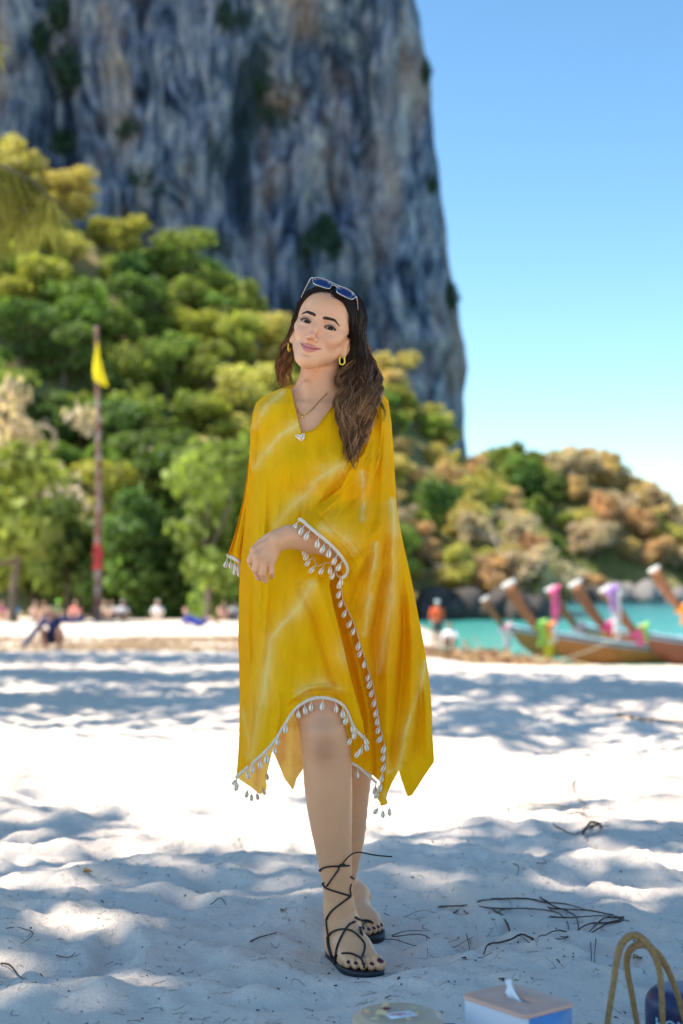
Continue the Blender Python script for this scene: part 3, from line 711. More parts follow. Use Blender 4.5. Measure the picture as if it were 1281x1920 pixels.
# feet
SOLE = .010
def foot(heel, toe, med, ank, ankr, z0=SOLE):
    """heel, toe on the ground; med = +1/-1: big toe on the +x / -x side"""
    heel = np.array(heel, float); toe = np.array(toe, float); f = toe - heel; L = np.linalg.norm(f); f /= L
    m = np.cross(f, (0, 0, 1)); m *= med * (1 if m[0] > 0 else -1)
    F = lambda a, b, z: heel + f * (a * L) + m * b + np.array((0, 0, z0 + z))
    B_.ell(F(.13, 0, .030), (.031, .036, .032), k=.02)
    B_.cap(F(.17, 0, .030), F(.24, 0, .065), .028, .031, .03); B_.cap(ank, F(.25, 0, .062), ankr, .032, .025)
    B_.cap(F(.27, .004, .062), F(.55, .012, .036), .031, .024, .03)
    B_.cap(F(.55, .018, .034), F(.72, .026, .018), .023, .019, .025); B_.cap(F(.50, -.008, .028), F(.72, -.020, .014), .022, .017, .03)
    B_.cap(F(.20, -.012, .02), F(.6, -.024, .013), .022, .016, .03); B_.ell(F(.55, 0, .020), (.036, .045, .020), k=.02)
    B_.ell(F(.24, .030, .068), (.011, .011, .012), k=.014); B_.ell(F(.22, -.030, .060), (.011, .011, .012), k=.014)
    tips = []
    for k, (b0, b1, a1, r0, r1) in enumerate(((.029, .031, .965, .0165, .0140), (.010, .011, .955, .0105, .0092), (-.005, -.006, .915, .0098, .0086), (-.0185, -.021, .865, .0094, .0082), (-.030, -.034, .80, .0090, .0078))):
        s0 = F(.72 - .022 * k, b0, .014); mid = F((.72 - .022 * k + a1) / 2 + .01, (b0 + b1) / 2, .0165 if k else .016); s1 = F(a1 - .03, b1, .0085 if k else .0115)
        B_.cap(s0, mid, r0, r1 * 1.02, .006); B_.cap(mid, s1, r1 * 1.02, r1, .0035); tips.append((s1, r1, f, m))
    return tips, F
tipsR, FR = foot((P(628, 1787, 3.535)[0], 3.545, 0), (P(697, 1832, 3.33)[0] - .004, 3.335, 0), +1, P(637, 1706, 3.49), .033)
tipsL, FL = foot((P(655, 1700, 3.90)[0], 3.905, 0), (P(703, 1765, 3.665)[0], 3.675, 0), -1, P(642, 1662, 3.85), .031)
# her left arm crosses in front of the waist
elb = P(694, 1018, 3.44); wr = P(541, 1006, 3.275)
B_.chain([P(697, 800, 3.52), P(697, 900, 3.50), elb], [.041, .039, .036], .02)
B_.chain([elb, P(640, 1018, 3.36), P(590, 1011, 3.31), wr], [.037, .037, .031, .0245], .02)
MC = {}
mcp = [P(478, 1031, 3.262), P(484, 1043, 3.252), P(495, 1051, 3.252), P(508, 1053, 3.260)]
pip = [P(470, 1051, 3.264), P(479, 1067, 3.254), P(492, 1075, 3.253), P(508, 1073, 3.261)]
tip = [P(477, 1067, 3.285), P(486, 1083, 3.276), P(498, 1088, 3.276), P(510, 1080, 3.282)]
B_.cap(wr, P(522, 1014, 3.268), .0245, .024, .012)
for k in range(4):
    r = (.0100, .0104, .0099, .0087)[k]
    B_.cap(P(524 - 2 * k, 1010 + 4 * k, 3.270), mcp[k], .0155, .0104, .006)
    B_.cap(mcp[k], pip[k], r * .97, r * .86, .0035); B_.cap(pip[k], tip[k], r * .86, r * .70, .0015)
B_.chain([P(524, 1004, 3.282), P(500, 1016, 3.298), P(482, 1030, 3.305), P(476, 1046, 3.312)], [.016, .013, .0105, .009], .010)   # thumb tucked behind
# her right arm hangs inside the kaftan, fingers showing below the cuff
rw = P(470, 1140, 3.60)
B_.chain([P(508, 800, 3.53), P(487, 940, 3.56), P(476, 1050, 3.585), rw], [.040, .034, .031, .023], .02)
B_.chain([rw, P(467, 1172, 3.60)], [.024, .026], .015)
for k in range(4): B_.chain([P(462 + 2 * k, 1178, 3.585 + .014 * k), P(457 + 2 * k, 1198, 3.580 + .014 * k), P(459 + 2 * k, 1214 - 2 * abs(k - 1), 3.582 + .013 * k)], [.0105, .0095, .0075], .004)
B_.chain([P(470, 1165, 3.585), P(471, 1190, 3.57)], [.011, .009], .008)
# head
def E(u, v, w, a, b, c, k, op=1, M=None): B_.ell(H(u, v, w), (a / 1000, b / 1000, c / 1000), HM if M is None else M, k / 1000, op)
def C(p, q, ra, rb, k, op=1): B_.cap(H(*p), H(*q), ra / 1000, rb / 1000, k / 1000, op)
E(0, 30, -14, 70, 82, 88, 20)                      # cranium
E(0, 36, 16, 61, 60, 64, 25)                       # forehead
E(0, -22, 20, 55, 62, 58, 22)                      # mid face
for s in (-1, 1):
    C((s * 50, -36, -2), (s * 18, -86, 52), 14.5, 13.5, 24)    # jaw
    E(s * 34, -26, 51, 19, 17, 21, 15)                      # cheeks
    E(s * 46, -8, 38, 16, 14, 20, 16)                       # cheek bones
    C((s * 10, 19, 76), (s * 42, 20, 62), 6.5, 6, 12)          # brow ridge
    E(s * 70, -14, -14, 7, 27, 15, 8); E(s * 76, -12, -6, 4, 14, 7, 5, -1); E(s * 69, -38, -6, 6, 9, 7, 6)   # ear
C((0, -92, 58), (0, -92, 60), 17, 17, 22); E(0, -90, 66, 15, 12, 11, 12)    # chin
E(0, -66, 52, 33, 28, 28, 18)                       # muzzle
for s in (-1, 1): E(s * 31, 2, 88, 17, 11, 14, 13, -1)      # sockets
C((0, 14, 74), (0, -14, 85), 7, 7, 12); C((0, -14, 85), (0, -34, 93.5), 6.0, 7.2, 10); E(0, -37, 95, 7.4, 6.6, 7.4, 7)   # nose
for s in (-1, 1): E(s * 10.6, -40, 83, 6.0, 6.0, 8.2, 6)
for s in (-1, 1): E(s * 6.3, -46.0, 88, 3.2, 2.8, 4.2, 2.5, -1)       # nostrils
# eyes: lids over the ball, then the opening
EYE = {}
for s in (-1, 1):
    ec = (s * 31, 0, 61.5); EYE[s] = ec
    E(*ec, 13.6, 13.2, 13.4, 6)
    E(s * 31, 7.6, 62, 16, 7, 11.5, 5)
    # almond opening cut into the lids
    for (du, hh, vv) in ((-9, 2.5, -1.2), (-4.5, 3.7, -.8), (0, 4.3, -.5), (4.5, 3.9, -.3), (9, 2.7, .1), (12.5, 1.6, .5)):
        E(s * (31 + du), vv, 73.5, 4.4, hh, 9.0, 1.2, -1)
# lips
sm = 3.2
LU = [(-25.5, -54.5, 64), (-15, -60.2, 73.5), (-6, -58.0, 79.5), (0, -59.2, 80.5), (6, -58.0, 79.5), (15, -60.2, 73.5), (25.5, -54.5, 64)]
for i in range(6): C(LU[i], LU[i + 1], (2.2, 3.8, 4.6, 4.4, 4.6, 3.8, 2.2)[i], (2.2, 3.8, 4.6, 4.4, 4.6, 3.8, 2.2)[i + 1], 3.2)
LL = [(-23, -57.5, 64), (-13, -67.0, 72.5), (-5, -69.4, 77.0), (5, -69.4, 77.0), (13, -67.0, 72.5), (23, -57.5, 64)]
for i in range(5): C(LL[i], LL[i + 1], (2.4, 5.2, 6.0, 6.0, 5.2, 2.4)[i], (2.4, 5.2, 6.0, 6.0, 5.2, 2.4)[i + 1], 3.2)
MLN = [(-28, -54.0, 67), (-18, -60.2, 75), (-8, -63.6, 81.5), (0, -63.0, 83.5), (8, -63.6, 81.5), (18, -60.2, 75), (28, -54.0, 67)]
for i in range(6): C(MLN[i], MLN[i + 1], 1.2, 1.2, 1.6, -1)
E(0, -81, 83, 9, 2.5, 5, 7, -1);  E(0, -50.5, 87.5, 2.2, 4.5, 3, 4, -1)
import time as _t; _t0 = _t.time()
bV, bQ = body.poly(.0023)
print('poly', len(bV), len(bQ), _t.time() - _t0)
# finer cells on face, hand and toes
def refine(V, Q, sel):
    bs = sel[Q].all(1); keep = Q[~bs]; q = Q[bs]
    Eg = np.concatenate([q[:, [0, 1]], q[:, [1, 2]], q[:, [2, 3]], q[:, [3, 0]]]); Es = np.sort(Eg, 1); key = Es[:, 0] * len(V) + Es[:, 1]
    uk, inv = np.unique(key, return_inverse=True); a = uk // len(V); b = uk % len(V); n0 = len(V); m = len(q)
    mid = (V[a] + V[b]) / 2; cen = V[q].mean(1); ei = inv.reshape(4, m).T + n0; ci = np.arange(m) + n0 + len(uk)
    Qn = np.concatenate([np.stack([q[:, k], ei[:, k], ci, ei[:, (k + 3) % 4]], 1) for k in range(4)])
    V2 = np.concatenate([V, mid, cen])
    # neighbours that share a split edge become triangles or n-gons round the new mid point
    kk = np.stack([np.sort(keep[:, [k, (k + 1) % 4]], 1) @ np.array((len(V), 1)) for k in range(4)], 1)
    ps = np.clip(np.searchsorted(uk, kk), 0, len(uk) - 1); has = uk[ps] == kk
    any_ = has.any(1); out = keep[~any_]; tri = []
    for f, hs_, pp in zip(keep[any_], has[any_], ps[any_]):
        poly = []
        for k in range(4):
            poly.append(f[k])
            if hs_[k]: poly.append(n0 + pp[k])
        r0 = next(i for i, x in enumerate(poly) if x >= n0)
        poly = poly[r0:] + poly[:r0]
        for i in range(1, len(poly) - 1): tri.append((poly[0], poly[i], poly[i + 1]))
    return V2, np.concatenate([out, Qn]), np.array(tri, int).reshape(-1, 3)
hl = ((bV - HC) @ HM) * 1000
selF = (hl[:, 2] > 25) & (hl[:, 1] < 80) & (hl[:, 1] > -105) & (np.abs(hl[:, 0]) < 62)
hand_c = P(492, 1060, 3.265); selF |= np.linalg.norm(bV - hand_c, axis=1) < .055
for tp in (tipsR, tipsL): selF |= np.linalg.norm(bV - (tp[0][0] + tp[4][0]) / 2, axis=1) < .065
bV = body.project(bV, 1)
bV, bQ, bT = refine(bV, bQ, selF)
bV = body.project(bV, 1)
print('body', len(bV), _t.time() - _t0)
# skin colour
hl = ((bV - HC) @ HM) * 1000; u, v, w = hl.T
base = np.array((.75, .385, .20)); col = np.tile(base, (len(bV), 1))
def blend(c, m): 
    global col
    col = col * (1 - m[:, None]) + np.array(c) * m[:, None]
inhead = (v > -110) & (v < 130) & (w > 10) & (np.abs(u) < 80)
blend((.76, .41, .24), .6 * inhead)
for s in (-1, 1):
    blend((.62, .27, .20), inhead * .34 * np.exp(-((u - s * 38) / 17) ** 2 - ((v + 28) / 15) ** 2))
    blend((.26, .13, .10), inhead * .62 * np.exp(-((u - s * 31) / 17) ** 2 - ((v - 8) / 6.0) ** 2) * (w > 55))
    blend((.06, .035, .03), inhead * (w > 55) * np.exp(-((np.hypot((u - s * 31) / 1.0, (v - .2) * 2.5) - 13.3) / 1.8) ** 2) * (.45 + .55 * sstep(-.5, 1.5, v)))
blend((.60, .28, .22), inhead * .3 * np.exp(-(u / 10) ** 2 - ((v + 38) / 9) ** 2) * (w > 80))
au = np.abs(u)
vm = np.interp(au, [0, 8, 18, 28], [-63, -63.4, -60.2, -54]); vu = np.interp(au, [0, 5, 14, 27], [-55.4, -53.6, -55.4, -53.6]); vl = np.interp(au, [0, 6, 14, 27], [-75.2, -74.6, -70.5, -55])
lip = sstep(vu + .8, vu - .8, v) * sstep(vl - .9, vl + .9, v) * (w > 55) * (au < 28) * sstep(28, 25, au)
blend((.56, .17, .155), .9 * lip); blend((.14, .05, .045), .8 * np.exp(-((v - vm) / .9) ** 2) * (w > 55) * sstep(25, 19, au))
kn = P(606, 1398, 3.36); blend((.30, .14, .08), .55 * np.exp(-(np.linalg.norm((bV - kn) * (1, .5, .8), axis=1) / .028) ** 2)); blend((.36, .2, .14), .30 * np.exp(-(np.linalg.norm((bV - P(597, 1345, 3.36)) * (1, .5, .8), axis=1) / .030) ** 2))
for tp in (tipsR, tipsL):
    for k, (c, r, f, m) in enumerate(tp):
        q = bV - (c + f * r * .30 + np.array((0, 0, r * .72))); e = np.sqrt(((q @ f) / (r * .62)) ** 2 + ((q @ m) / (r * .60)) ** 2 + (q[:, 2] / (r * .8)) ** 2)
        blend((.085, .006, .012), sstep(1.15, .85, e))
for k in range(4):
    d_ = tip[k] - pip[k]; d_ /= np.linalg.norm(d_); q = bV - (tip[k] + np.array((0, -.0065, 0)) - d_ * .001); e = np.linalg.norm(q, axis=1) / .0052
    blend((.70, .45, .38), .6 * sstep(1.2, .7, e))
    q = bV - (mcp[k] + np.array((0, -.011, 0))); blend((.48, .24, .18), .3 * np.exp(-(np.linalg.norm(q, axis=1) / .009) ** 2))
col *= (1 + .05 * fbm(bV[:, 0] * 25, bV[:, 1] * 25, bV[:, 2] * 25, 3, 91))[:, None]
m_skin, nt, b, out = mat_new('skin')
at = nt.nodes.new('ShaderNodeAttribute'); at.attribute_name = 'tone'; nt.links.new(at.outputs['Color'], b.inputs['Base Color'])
b.inputs['Roughness'].default_value = .40; b.inputs['Specular IOR Level'].default_value = .42
b.inputs['Subsurface Weight'].default_value = .16; b.inputs['Subsurface Radius'].default_value = (.010, .0035, .0018); b.inputs['Subsurface Scale'].default_value = 1.0
bump(nt, b, ntex(nt, 420, 3), .12, .0006)
woman = thing('person', 'woman in a yellow tie-dye kaftan standing on white sand, sunglasses on her hair', 'person', (0.0, 3.5, 0.0))
WO = np.array((0.0, 3.5, 0.0))
def wl(name, me, parent=None, **kw):
    """link a mesh whose vertices are in world space under the woman"""
    me.transform(Matrix.Translation(Vector(-WO))); return link(name, me, woman if parent is None else parent, **kw)
me = mesh_np('body', bV, [bQ, bT], m_skin, True, {'tone': np.concatenate([col, np.ones((len(col), 1))], 1)})
body_bvh = BVHTree.FromPolygons([tuple(p) for p in bV.tolist()], bQ.tolist())
wl('body', me)
def _sd(p, a, b_):
    ab = b_ - a; t = np.clip((p - a) @ ab / (ab @ ab), 0, 1); return np.linalg.norm(p - a - t[:, None] * ab, axis=1)
_fc = bV[bQ].mean(1); _arm = (_sd(_fc, elb, wr) < .06) & (_fc[:, 1] < 3.42) & (_fc[:, 0] < elb[0] - .02)
_arm |= _sd(_fc, wr, P(485, 1070, 3.27)) < .07
torso_bvh = BVHTree.FromPolygons([tuple(p) for p in bV.tolist()], bQ[~_arm].tolist())
def hit(px, py, off=0.0, default=None):
    o = Vector((0, 0, CAMZ)); d = (Vector(P(px, py, 3.5)) - o).normalized(); h = body_bvh.ray_cast(o, d)
    if h[0] is None: return default
    n = h[1] if h[1].dot(d) < 0 else -h[1]
    return np.array(h[0] + n * off)
def fhit(u, v, off=0.0):
    o = Vector(H(u, v, 200)); d = Vector(HM @ np.array((0, 0, -1.0))); h = body_bvh.ray_cast(o, d)
    n = h[1] if h[1].dot(d) < 0 else -h[1]
    return np.array(h[0] + n * off / 1000)
# eyes
m_eye, nt, b, out = mat_new('eyeball')
at = nt.nodes.new('ShaderNodeAttribute'); at.attribute_name = 'tone'; nt.links.new(at.outputs['Color'], b.inputs['Base Color']); b.inputs['Roughness'].default_value = .18; b.inputs['Specular IOR Level'].default_value = .22
look = np.array((0, 0, CAMZ)) 
for s in (-1, 1):
    c = H(*EYE[s]); d = look - c; d /= np.linalg.norm(d); mb = MB(); mb.ball(c, .0122, 48, 32); me = mb.mesh('eye', m_eye)
    V = np.concatenate(mb.v); ang = np.degrees(np.arccos(np.clip(((V - c) / .0122) @ d, -1, 1)))
    cc = np.tile((.40, .34, .32), (len(V), 1)); a = sstep(38, 35, ang)[:, None]; cc = cc * (1 - a) + np.array((.016, .008, .005)) * a; a = sstep(12.5, 10.5, ang)[:, None]; cc = cc * (1 - a) + .002 * a
    at_ = me.color_attributes.new('tone', 'FLOAT_COLOR', 'POINT'); at_.data.foreach_set('color', np.concatenate([cc, np.ones((len(V), 1))], 1).astype(np.float32).ravel())
    wl('eye', me)
m_lash = plain('lash_black', (.008, .006, .006), .6)
mb = MB(); rg = np.random.default_rng(4)
for s in (-1, 1):
    us = np.linspace(-12.5, 14.5, 30); vt = 4.2 - 4.1 * (us / 13.5) ** 2 + .6 + .05 * us
    edge = np.array([fhit(s * (31 + a_), max(b_, -.8), .5) for a_, b_ in zip(us, vt)])
    mb.tube(edge, np.linspace(.0008, .0015, 30), 5)
    for i in range(2, 30):
        L = .0022 + .0026 * i / 29; st = edge[i]; e = st + HM @ np.array((s * (.2 + i / 29) * .8, .9, .9)) * L * .8; mb.tube([st, (st + e) / 2 - HM @ np.array((0, .0005, 0)), e], [.00035, .0003, .0001], 3, False)
wl('eyelashes', mb.mesh('eyelashes', m_lash))
for s in (-1, 1):
    mb = MB()
    for i in range(560):
        t = rg.random(); cu = 9 + 38 * t; cvv = np.interp(t, [0, .25, .65, 1], [16.5, 19.5, 22.5, 15.5]); hw = np.interp(t, [0, .12, .5, .8, 1], [2.8, 3.7, 3.3, 1.9, .4])
        vv = cvv + hw * (2 * rg.random() - 1); ang = np.interp(t, [0, .3, .7, 1], [1.1, .5, -.1, -.6]) + .1 * rg.normal(); L = 4.2
        p = fhit(s * cu, vv, .25); q = fhit(s * (cu + L * math.cos(ang)), vv + L * math.sin(ang) * .45, .45)
        mb.tube([p, q], [.00034, .00016], 3, False)
    wl('eyebrow', mb.mesh('eyebrow', plain('eyebrow_hair', (.022, .013, .009), .7)))
# ================================================================ kaftan
def lut(pts):
    pts = np.asarray(pts, float); return lambda y: np.interp(y, pts[:, 1], pts[:, 0])
def blur(a, n):
    for _ in range(n):
        p = np.pad(a, 1, mode='edge'); a = (p[:-2, 1:-1] + p[2:, 1:-1] + p[1:-1, :-2] + p[1:-1, 2:] + 2 * p[1:-1, 1:-1]) / 6
    return a
def body_depth(PX, PY, bvh=None):
    bvh = bvh or body_bvh; o = Vector((0, 0, CAMZ)); D = np.full(PX.shape, 9.0); T = Parr(PX, PY, 3.5)
    for i in np.ndindex(PX.shape):
        h = bvh.ray_cast(o, Vector(T[i]) - o)
        if h[0] is not None: D[i] = h[0].y
    return D
def seg_dist(PX, PY, line):
    line = np.asarray(line, float); best = np.full(PX.shape, 1e9); tt = np.zeros(PX.shape); sd = np.zeros(PX.shape); n = len(line) - 1
    for k in range(n):
        a, b = line[k], line[k + 1]; ab = b - a; L = ab @ ab
        t = np.clip(((PX - a[0]) * ab[0] + (PY - a[1]) * ab[1]) / L, 0, 1); dx = PX - a[0] - t * ab[0]; dy = PY - a[1] - t * ab[1]
        d = np.hypot(dx, dy); m = d < best; best = np.where(m, d, best); tt = np.where(m, (k + t) / n, tt); sd = np.where(m, np.sign(ab[0] * dy - ab[1] * dx), sd)
    return best, tt, sd
def fold(PX, PY, line, w, amp, side=0):
    """a ridge (amp>0 comes forward, mm) running along a line; side != 0 makes a one sided pleat"""
    d, t, sg = seg_dist(PX, PY, line); env = np.sin(np.clip(t, .0, 1) * math.pi) ** .5 * .8 + .2
    amp = amp * 2.0; env = env * np.where((t <= 0) | (t >= 1), np.exp(-(d / w) ** 2), 1)
    if side: 
        s_ = d * sg * side; g = np.where(s_ > 0, np.exp(-(s_ / (w * .32)) ** 2), np.exp(-(s_ / (w * 1.6)) ** 2))
    else: g = np.exp(-(d / w) ** 2)
    return -amp * .001 * g * env
def dye_mask(PX, PY, lines, seed):
    m = np.zeros(PX.shape)
    for ln, w, s in lines:
        wob = 2.2 * fbm(PX * .05, PY * .05, 0, 3, seed); d, t, sg = seg_dist(PX + wob, PY + wob, ln)
        ww = w * (.55 + .9 * (noise(t * 7 + seed, w, 0, seed) * .5 + .5))
        fade = .5 + .5 * sstep(-.35, .25, noise(t * 5.3 + seed * 1.7, 2.2, 0, seed + 3))
        fade *= 1 - sstep(0, 5, np.where((t <= .0001) | (t >= .9999), d - w, 0))
        m = np.maximum(m, s * fade * (np.exp(-(d / ww) ** 2) * .62 + .42 * np.exp(-(d / (w * .34)) ** 2) + .22 * np.exp(-(d / (w * 2.6)) ** 2)))
    return np.clip(m * .85, 0, 1)
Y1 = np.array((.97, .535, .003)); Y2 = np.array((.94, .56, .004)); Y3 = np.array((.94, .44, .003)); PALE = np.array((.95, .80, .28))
def cloth_col(PX, PY, lines, seed, warm=0.0):
    a = sstep(-.5, .5, fbm(PX / 90 + seed, PY / 110, 0, 3, seed))[..., None]
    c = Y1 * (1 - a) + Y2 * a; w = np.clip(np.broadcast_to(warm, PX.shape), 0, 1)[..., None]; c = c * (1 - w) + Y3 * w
    m = dye_mask(PX, PY, lines, seed)[..., None]; c = c * (1 - m) + PALE * m
    return c * (1 + .06 * fbm(PX / 14, PY / 30, 0, 3, seed + 5))[..., None]
m_cloth, nt, b, out = mat_new('yellow_cotton')
at = nt.nodes.new('ShaderNodeAttribute'); at.attribute_name = 'dye'
tc = nt.nodes.new('ShaderNodeTexCoord')
wv = ntex(nt, 900, 2); crk = ntex(nt, 55, 5, mscale=(2.4, 1, .35), rough=.6)
cc = mixc(nt, .35, at.outputs['Color'], ramp(nt, crk, [(.3, (.90, .86, .8)), (.7, (1.08, 1.1, 1.1))]), 'MULTIPLY')
nt.links.new(cc, b.inputs['Base Color']); b.inputs['Roughness'].default_value = .8; b.inputs['Specular IOR Level'].default_value = .08
b.inputs['Sheen Weight'].default_value = .0
n1 = bump(nt, b, crk, .5, .0035); n2 = bump(nt, b, wv, .25, .0008, n1)
tr = nt.nodes.new('ShaderNodeBsdfTranslucent'); nt.links.new(cc, tr.inputs[0]); nt.links.new(n2, tr.inputs['Normal'])
ms = nt.nodes.new('ShaderNodeMixShader'); ms.inputs[0].default_value = .30
nt.links.new(b.outputs[0], ms.inputs[1]); nt.links.new(tr.outputs[0], ms.inputs[2]); nt.links.new(ms.outputs[0], out.inputs[0])
def sheer(m, tmix, transp):
    m = m.copy(); nt = m.node_tree; out = [n for n in nt.nodes if n.type == 'OUTPUT_MATERIAL'][0]; ms = out.inputs[0].links[0].from_node; ms.inputs[0].default_value = tmix
    tp = nt.nodes.new('ShaderNodeBsdfTransparent'); tp.inputs[0].default_value = (1, .86, .55, 1); m2 = nt.nodes.new('ShaderNodeMixShader'); m2.inputs[0].default_value = transp
    nt.links.new(ms.outputs[0], m2.inputs[1]); nt.links.new(tp.outputs[0], m2.inputs[2]); nt.links.new(m2.outputs[0], out.inputs[0]); return m
m_sheer = sheer(m_cloth, .66, .07); m_sheer.name = 'sheer_yellow_cotton'
kaftan = link('kaftan', None, woman)
def sheet(PX, PY, D, C, name='fabric_panel', thick=.0007, extra_mask=None):
    nv, nu = PX.shape; V = Parr(PX, PY, D).reshape(-1, 3); F = grid_faces(nu, nv)
    if extra_mask is not None: F = F[extra_mask.reshape(-1)[F].all(1)]
    me = mesh_np(name, V, F, m_cloth, True, {'dye': np.concatenate([C.reshape(-1, 3), np.ones((len(V), 1))], 1)})
    me.transform(Matrix.Translation(Vector(-WO))); return link(name, me, kaftan)
def mk(L, Rr, top, bot, nu, nv, pw=1.0):
    """grid between a left and right outline and a top and bottom curve, all in photo positions"""
    u = np.linspace(0, 1, nu)[None]; v = np.linspace(0, 1, nv)[:, None] ** pw
    t = np.interp(u, np.asarray(top)[:, 0], np.asarray(top)[:, 1]); b_ = np.interp(u, np.asarray(bot)[:, 0], np.asarray(bot)[:, 1])
    PY = t + (b_ - t) * v; l = L(PY); r = Rr(PY); PX = l + (r - l) * u
    return u + 0 * PX, v + 0 * PX, PX, PY
# ---- front panel
fL = lut([(545, 722), (520, 731), (492, 745), (480, 756), (474, 775), (470, 810), (468, 850), (466, 900), (461, 960), (455, 1020), (451, 1060), (448, 1120), (447, 1200), (450, 1300), (449, 1380), (446, 1430), (443, 1460)])
fR = lut([(700, 735), (712, 748), (712, 800), (706, 860), (690, 920), (676, 970), (640, 1010), (620, 1060), (618, 1100), (626, 1140), (640, 1195), (655, 1260), (668, 1310), (680, 1352), (686, 1388), (686, 1400)])
hem = [(443, 1457), (462, 1441), (482, 1424), (503, 1404), (520, 1382), (536, 1356), (552, 1332), (572, 1316), (592, 1309), (612, 1309), (630, 1314), (645, 1324), (654, 1340), (660, 1356), (668, 1370), (678, 1380), (686, 1388)]
hemf = lambda x: np.interp(x, [p[0] for p in hem], [p[1] for p in hem])
nu, nv = 150, 300
U, V_, PX, PY = mk(fL, fR, [(0, 728), (1, 735)], [(0, 1457), (1, 1388)], nu, nv)
# make the bottom row follow the hem, keeping columns
Bx = PX[-1]; hb = hemf(443 + (686 - 443) * U[-1]); top0 = PY[0]
xb = 443 + (686 - 443) * U[-1]
vv = np.linspace(0, 1, nv)[:, None]; PY = top0 + (hb - top0) * vv
l = fL(np.minimum(PY, 1460)); r = fR(np.minimum(PY, 1400)); PXs = l + (r - l) * U
wbot = sstep(.62, 1.0, vv); PX = PXs * (1 - wbot) + (xb[None] + (PXs - PXs[-1:])) * wbot
BD = body_depth(PX, PY, torso_bvh); lim = np.where(BD < 8, BD - .010, 9)
yy = np.clip(PY, 700, 1480)
mid = np.interp(yy, [720, 770, 830, 880, 930, 1000, 1060, 1150, 1300, 1460], [3.50, 3.455, 3.42, 3.385, 3.395, 3.385, 3.37, 3.365, 3.35, 3.38])
edge = np.interp(yy, [720, 770, 860, 1000, 1100, 1300, 1460], [3.53, 3.545, 3.55, 3.54, 3.52, 3.50, 3.47])
xc = np.abs((PX - 575) / 130); D = mid + (edge - mid) * np.clip(np.where(PX < 575, np.abs((PX - 575) / (575 - fL(yy))), 0), 0, 1.1) ** 2.6 + .035 * np.clip((PX - 640) / 60, 0, 1.3) ** 2
D = np.minimum(D, lim); D = np.minimum(blur(D, 30), lim); D = blur(D, 5)
Ff = 0
for ln, w, a, sd in (([(486, 850), (482, 960), (484, 1100), (478, 1250), (466, 1440)], 9, 16, 1), ([(500, 880), (497, 980), (494, 1020)], 5, 5, 0), ([(466, 1050), (464, 1180), (470, 1330), (458, 1440)], 7, 9, 0),
        ([(597, 1088), (612, 1140), (634, 1210), (655, 1290), (682, 1375)], 11, 16, 0), ([(518, 1080), (545, 1130), (560, 1200), (552, 1300)], 14, -5, 0), ([(505, 1085), (500, 1140), (492, 1240)], 6, 7, 0),
        ([(560, 1095), (590, 1150), (618, 1250), (640, 1310)], 9, -7, 0), ([(545, 1312), (580, 1290), (620, 1286), (655, 1300)], 5, 6, 0), ([(540, 1325), (575, 1300), (615, 1296), (650, 1312)], 4, -5, 0),
        ([(520, 1290), (524, 1340), (515, 1380)], 5, 5, 0), ([(500, 1260), (500, 1330), (492, 1400)], 7, 5, 0), ([(553, 735), (570, 800), (563, 812)], 4, 2, 0), ([(575, 800), (600, 880), (610, 960)], 10, 2, 0),
        ([(652, 890), (628, 930), (600, 985)], 7, -6, 0), ([(642, 850), (620, 905), (590, 950)], 8, 4, 0), ([(480, 760), (472, 840), (478, 900)], 4, 4, 0), ([(495, 752), (486, 800), (484, 860)], 5, -4, 0),
        ([(530, 870), (520, 950), (516, 985)], 6, 3, 0), ([(640, 1180), (652, 1240), (668, 1320)], 6, -6, 0)):
    Ff = Ff + fold(PX, PY, ln, w, a, sd)
# fine crinkles
Ff = Ff + .0012 * fbm(PX / 9 + PY / 60, PY / 60, 0, 3, 71) + .0030 * fbm(PX / 22, PY / 120, 0, 2, 72)
D = D + Ff; D = np.minimum(D, np.minimum(lim + .006, 9))
FD = (PX.copy(), PY.copy(), D.copy())
# V neck opening
vl_ = np.interp(PY, [700, 730, 745, 808, 811], [545, 549, 551, 566.5, 567.5]); vr_ = np.interp(PY, [700, 730, 750, 770, 800, 809, 811], [640, 634, 628, 615, 592, 580, 567])
neck = ~((PX > vl_) & (PX < vr_) & (PY < 811))
dyeF = [([(560, 795), (530, 815), (505, 840), (478, 875)], 7, .8), ([(530, 735), (500, 760), (478, 800)], 6, .75), ([(640, 872), (600, 895), (575, 925), (545, 950), (515, 985)], 8, .75), ([(640, 880), (610, 872), (590, 880)], 7, .3),
        ([(585, 1095), (560, 1140), (530, 1170), (508, 1200), (500, 1260), (492, 1310), (480, 1360), (470, 1420)], 8, .8), ([(560, 1300), (600, 1278), (640, 1292)], 8, .5), ([(655, 1200), (640, 1230), (660, 1250)], 10, .5), ([(455, 1330), (470, 1410)], 5, .35)]
ol = np.exp(-((PX - 455) / 22) ** 2) * .8
# the tube at neckline: snap the nearest columns is not needed, the edge is bound by a piping
sheet(PX, PY, D, cloth_col(PX, PY, dyeF, 11, ol), extra_mask=neck)
FI = lambda px, py, off=0: None
def sheet_sampler(S):
    sx, sy, sd_ = [a.ravel() for a in S]
    def f(px, py, off=.004):
        w_ = (sx - px) ** 2 + (sy - py) ** 2; i = w_.argmin(); return P(px, py, sd_[i] - off)
    return f
onF = sheet_sampler(FD)
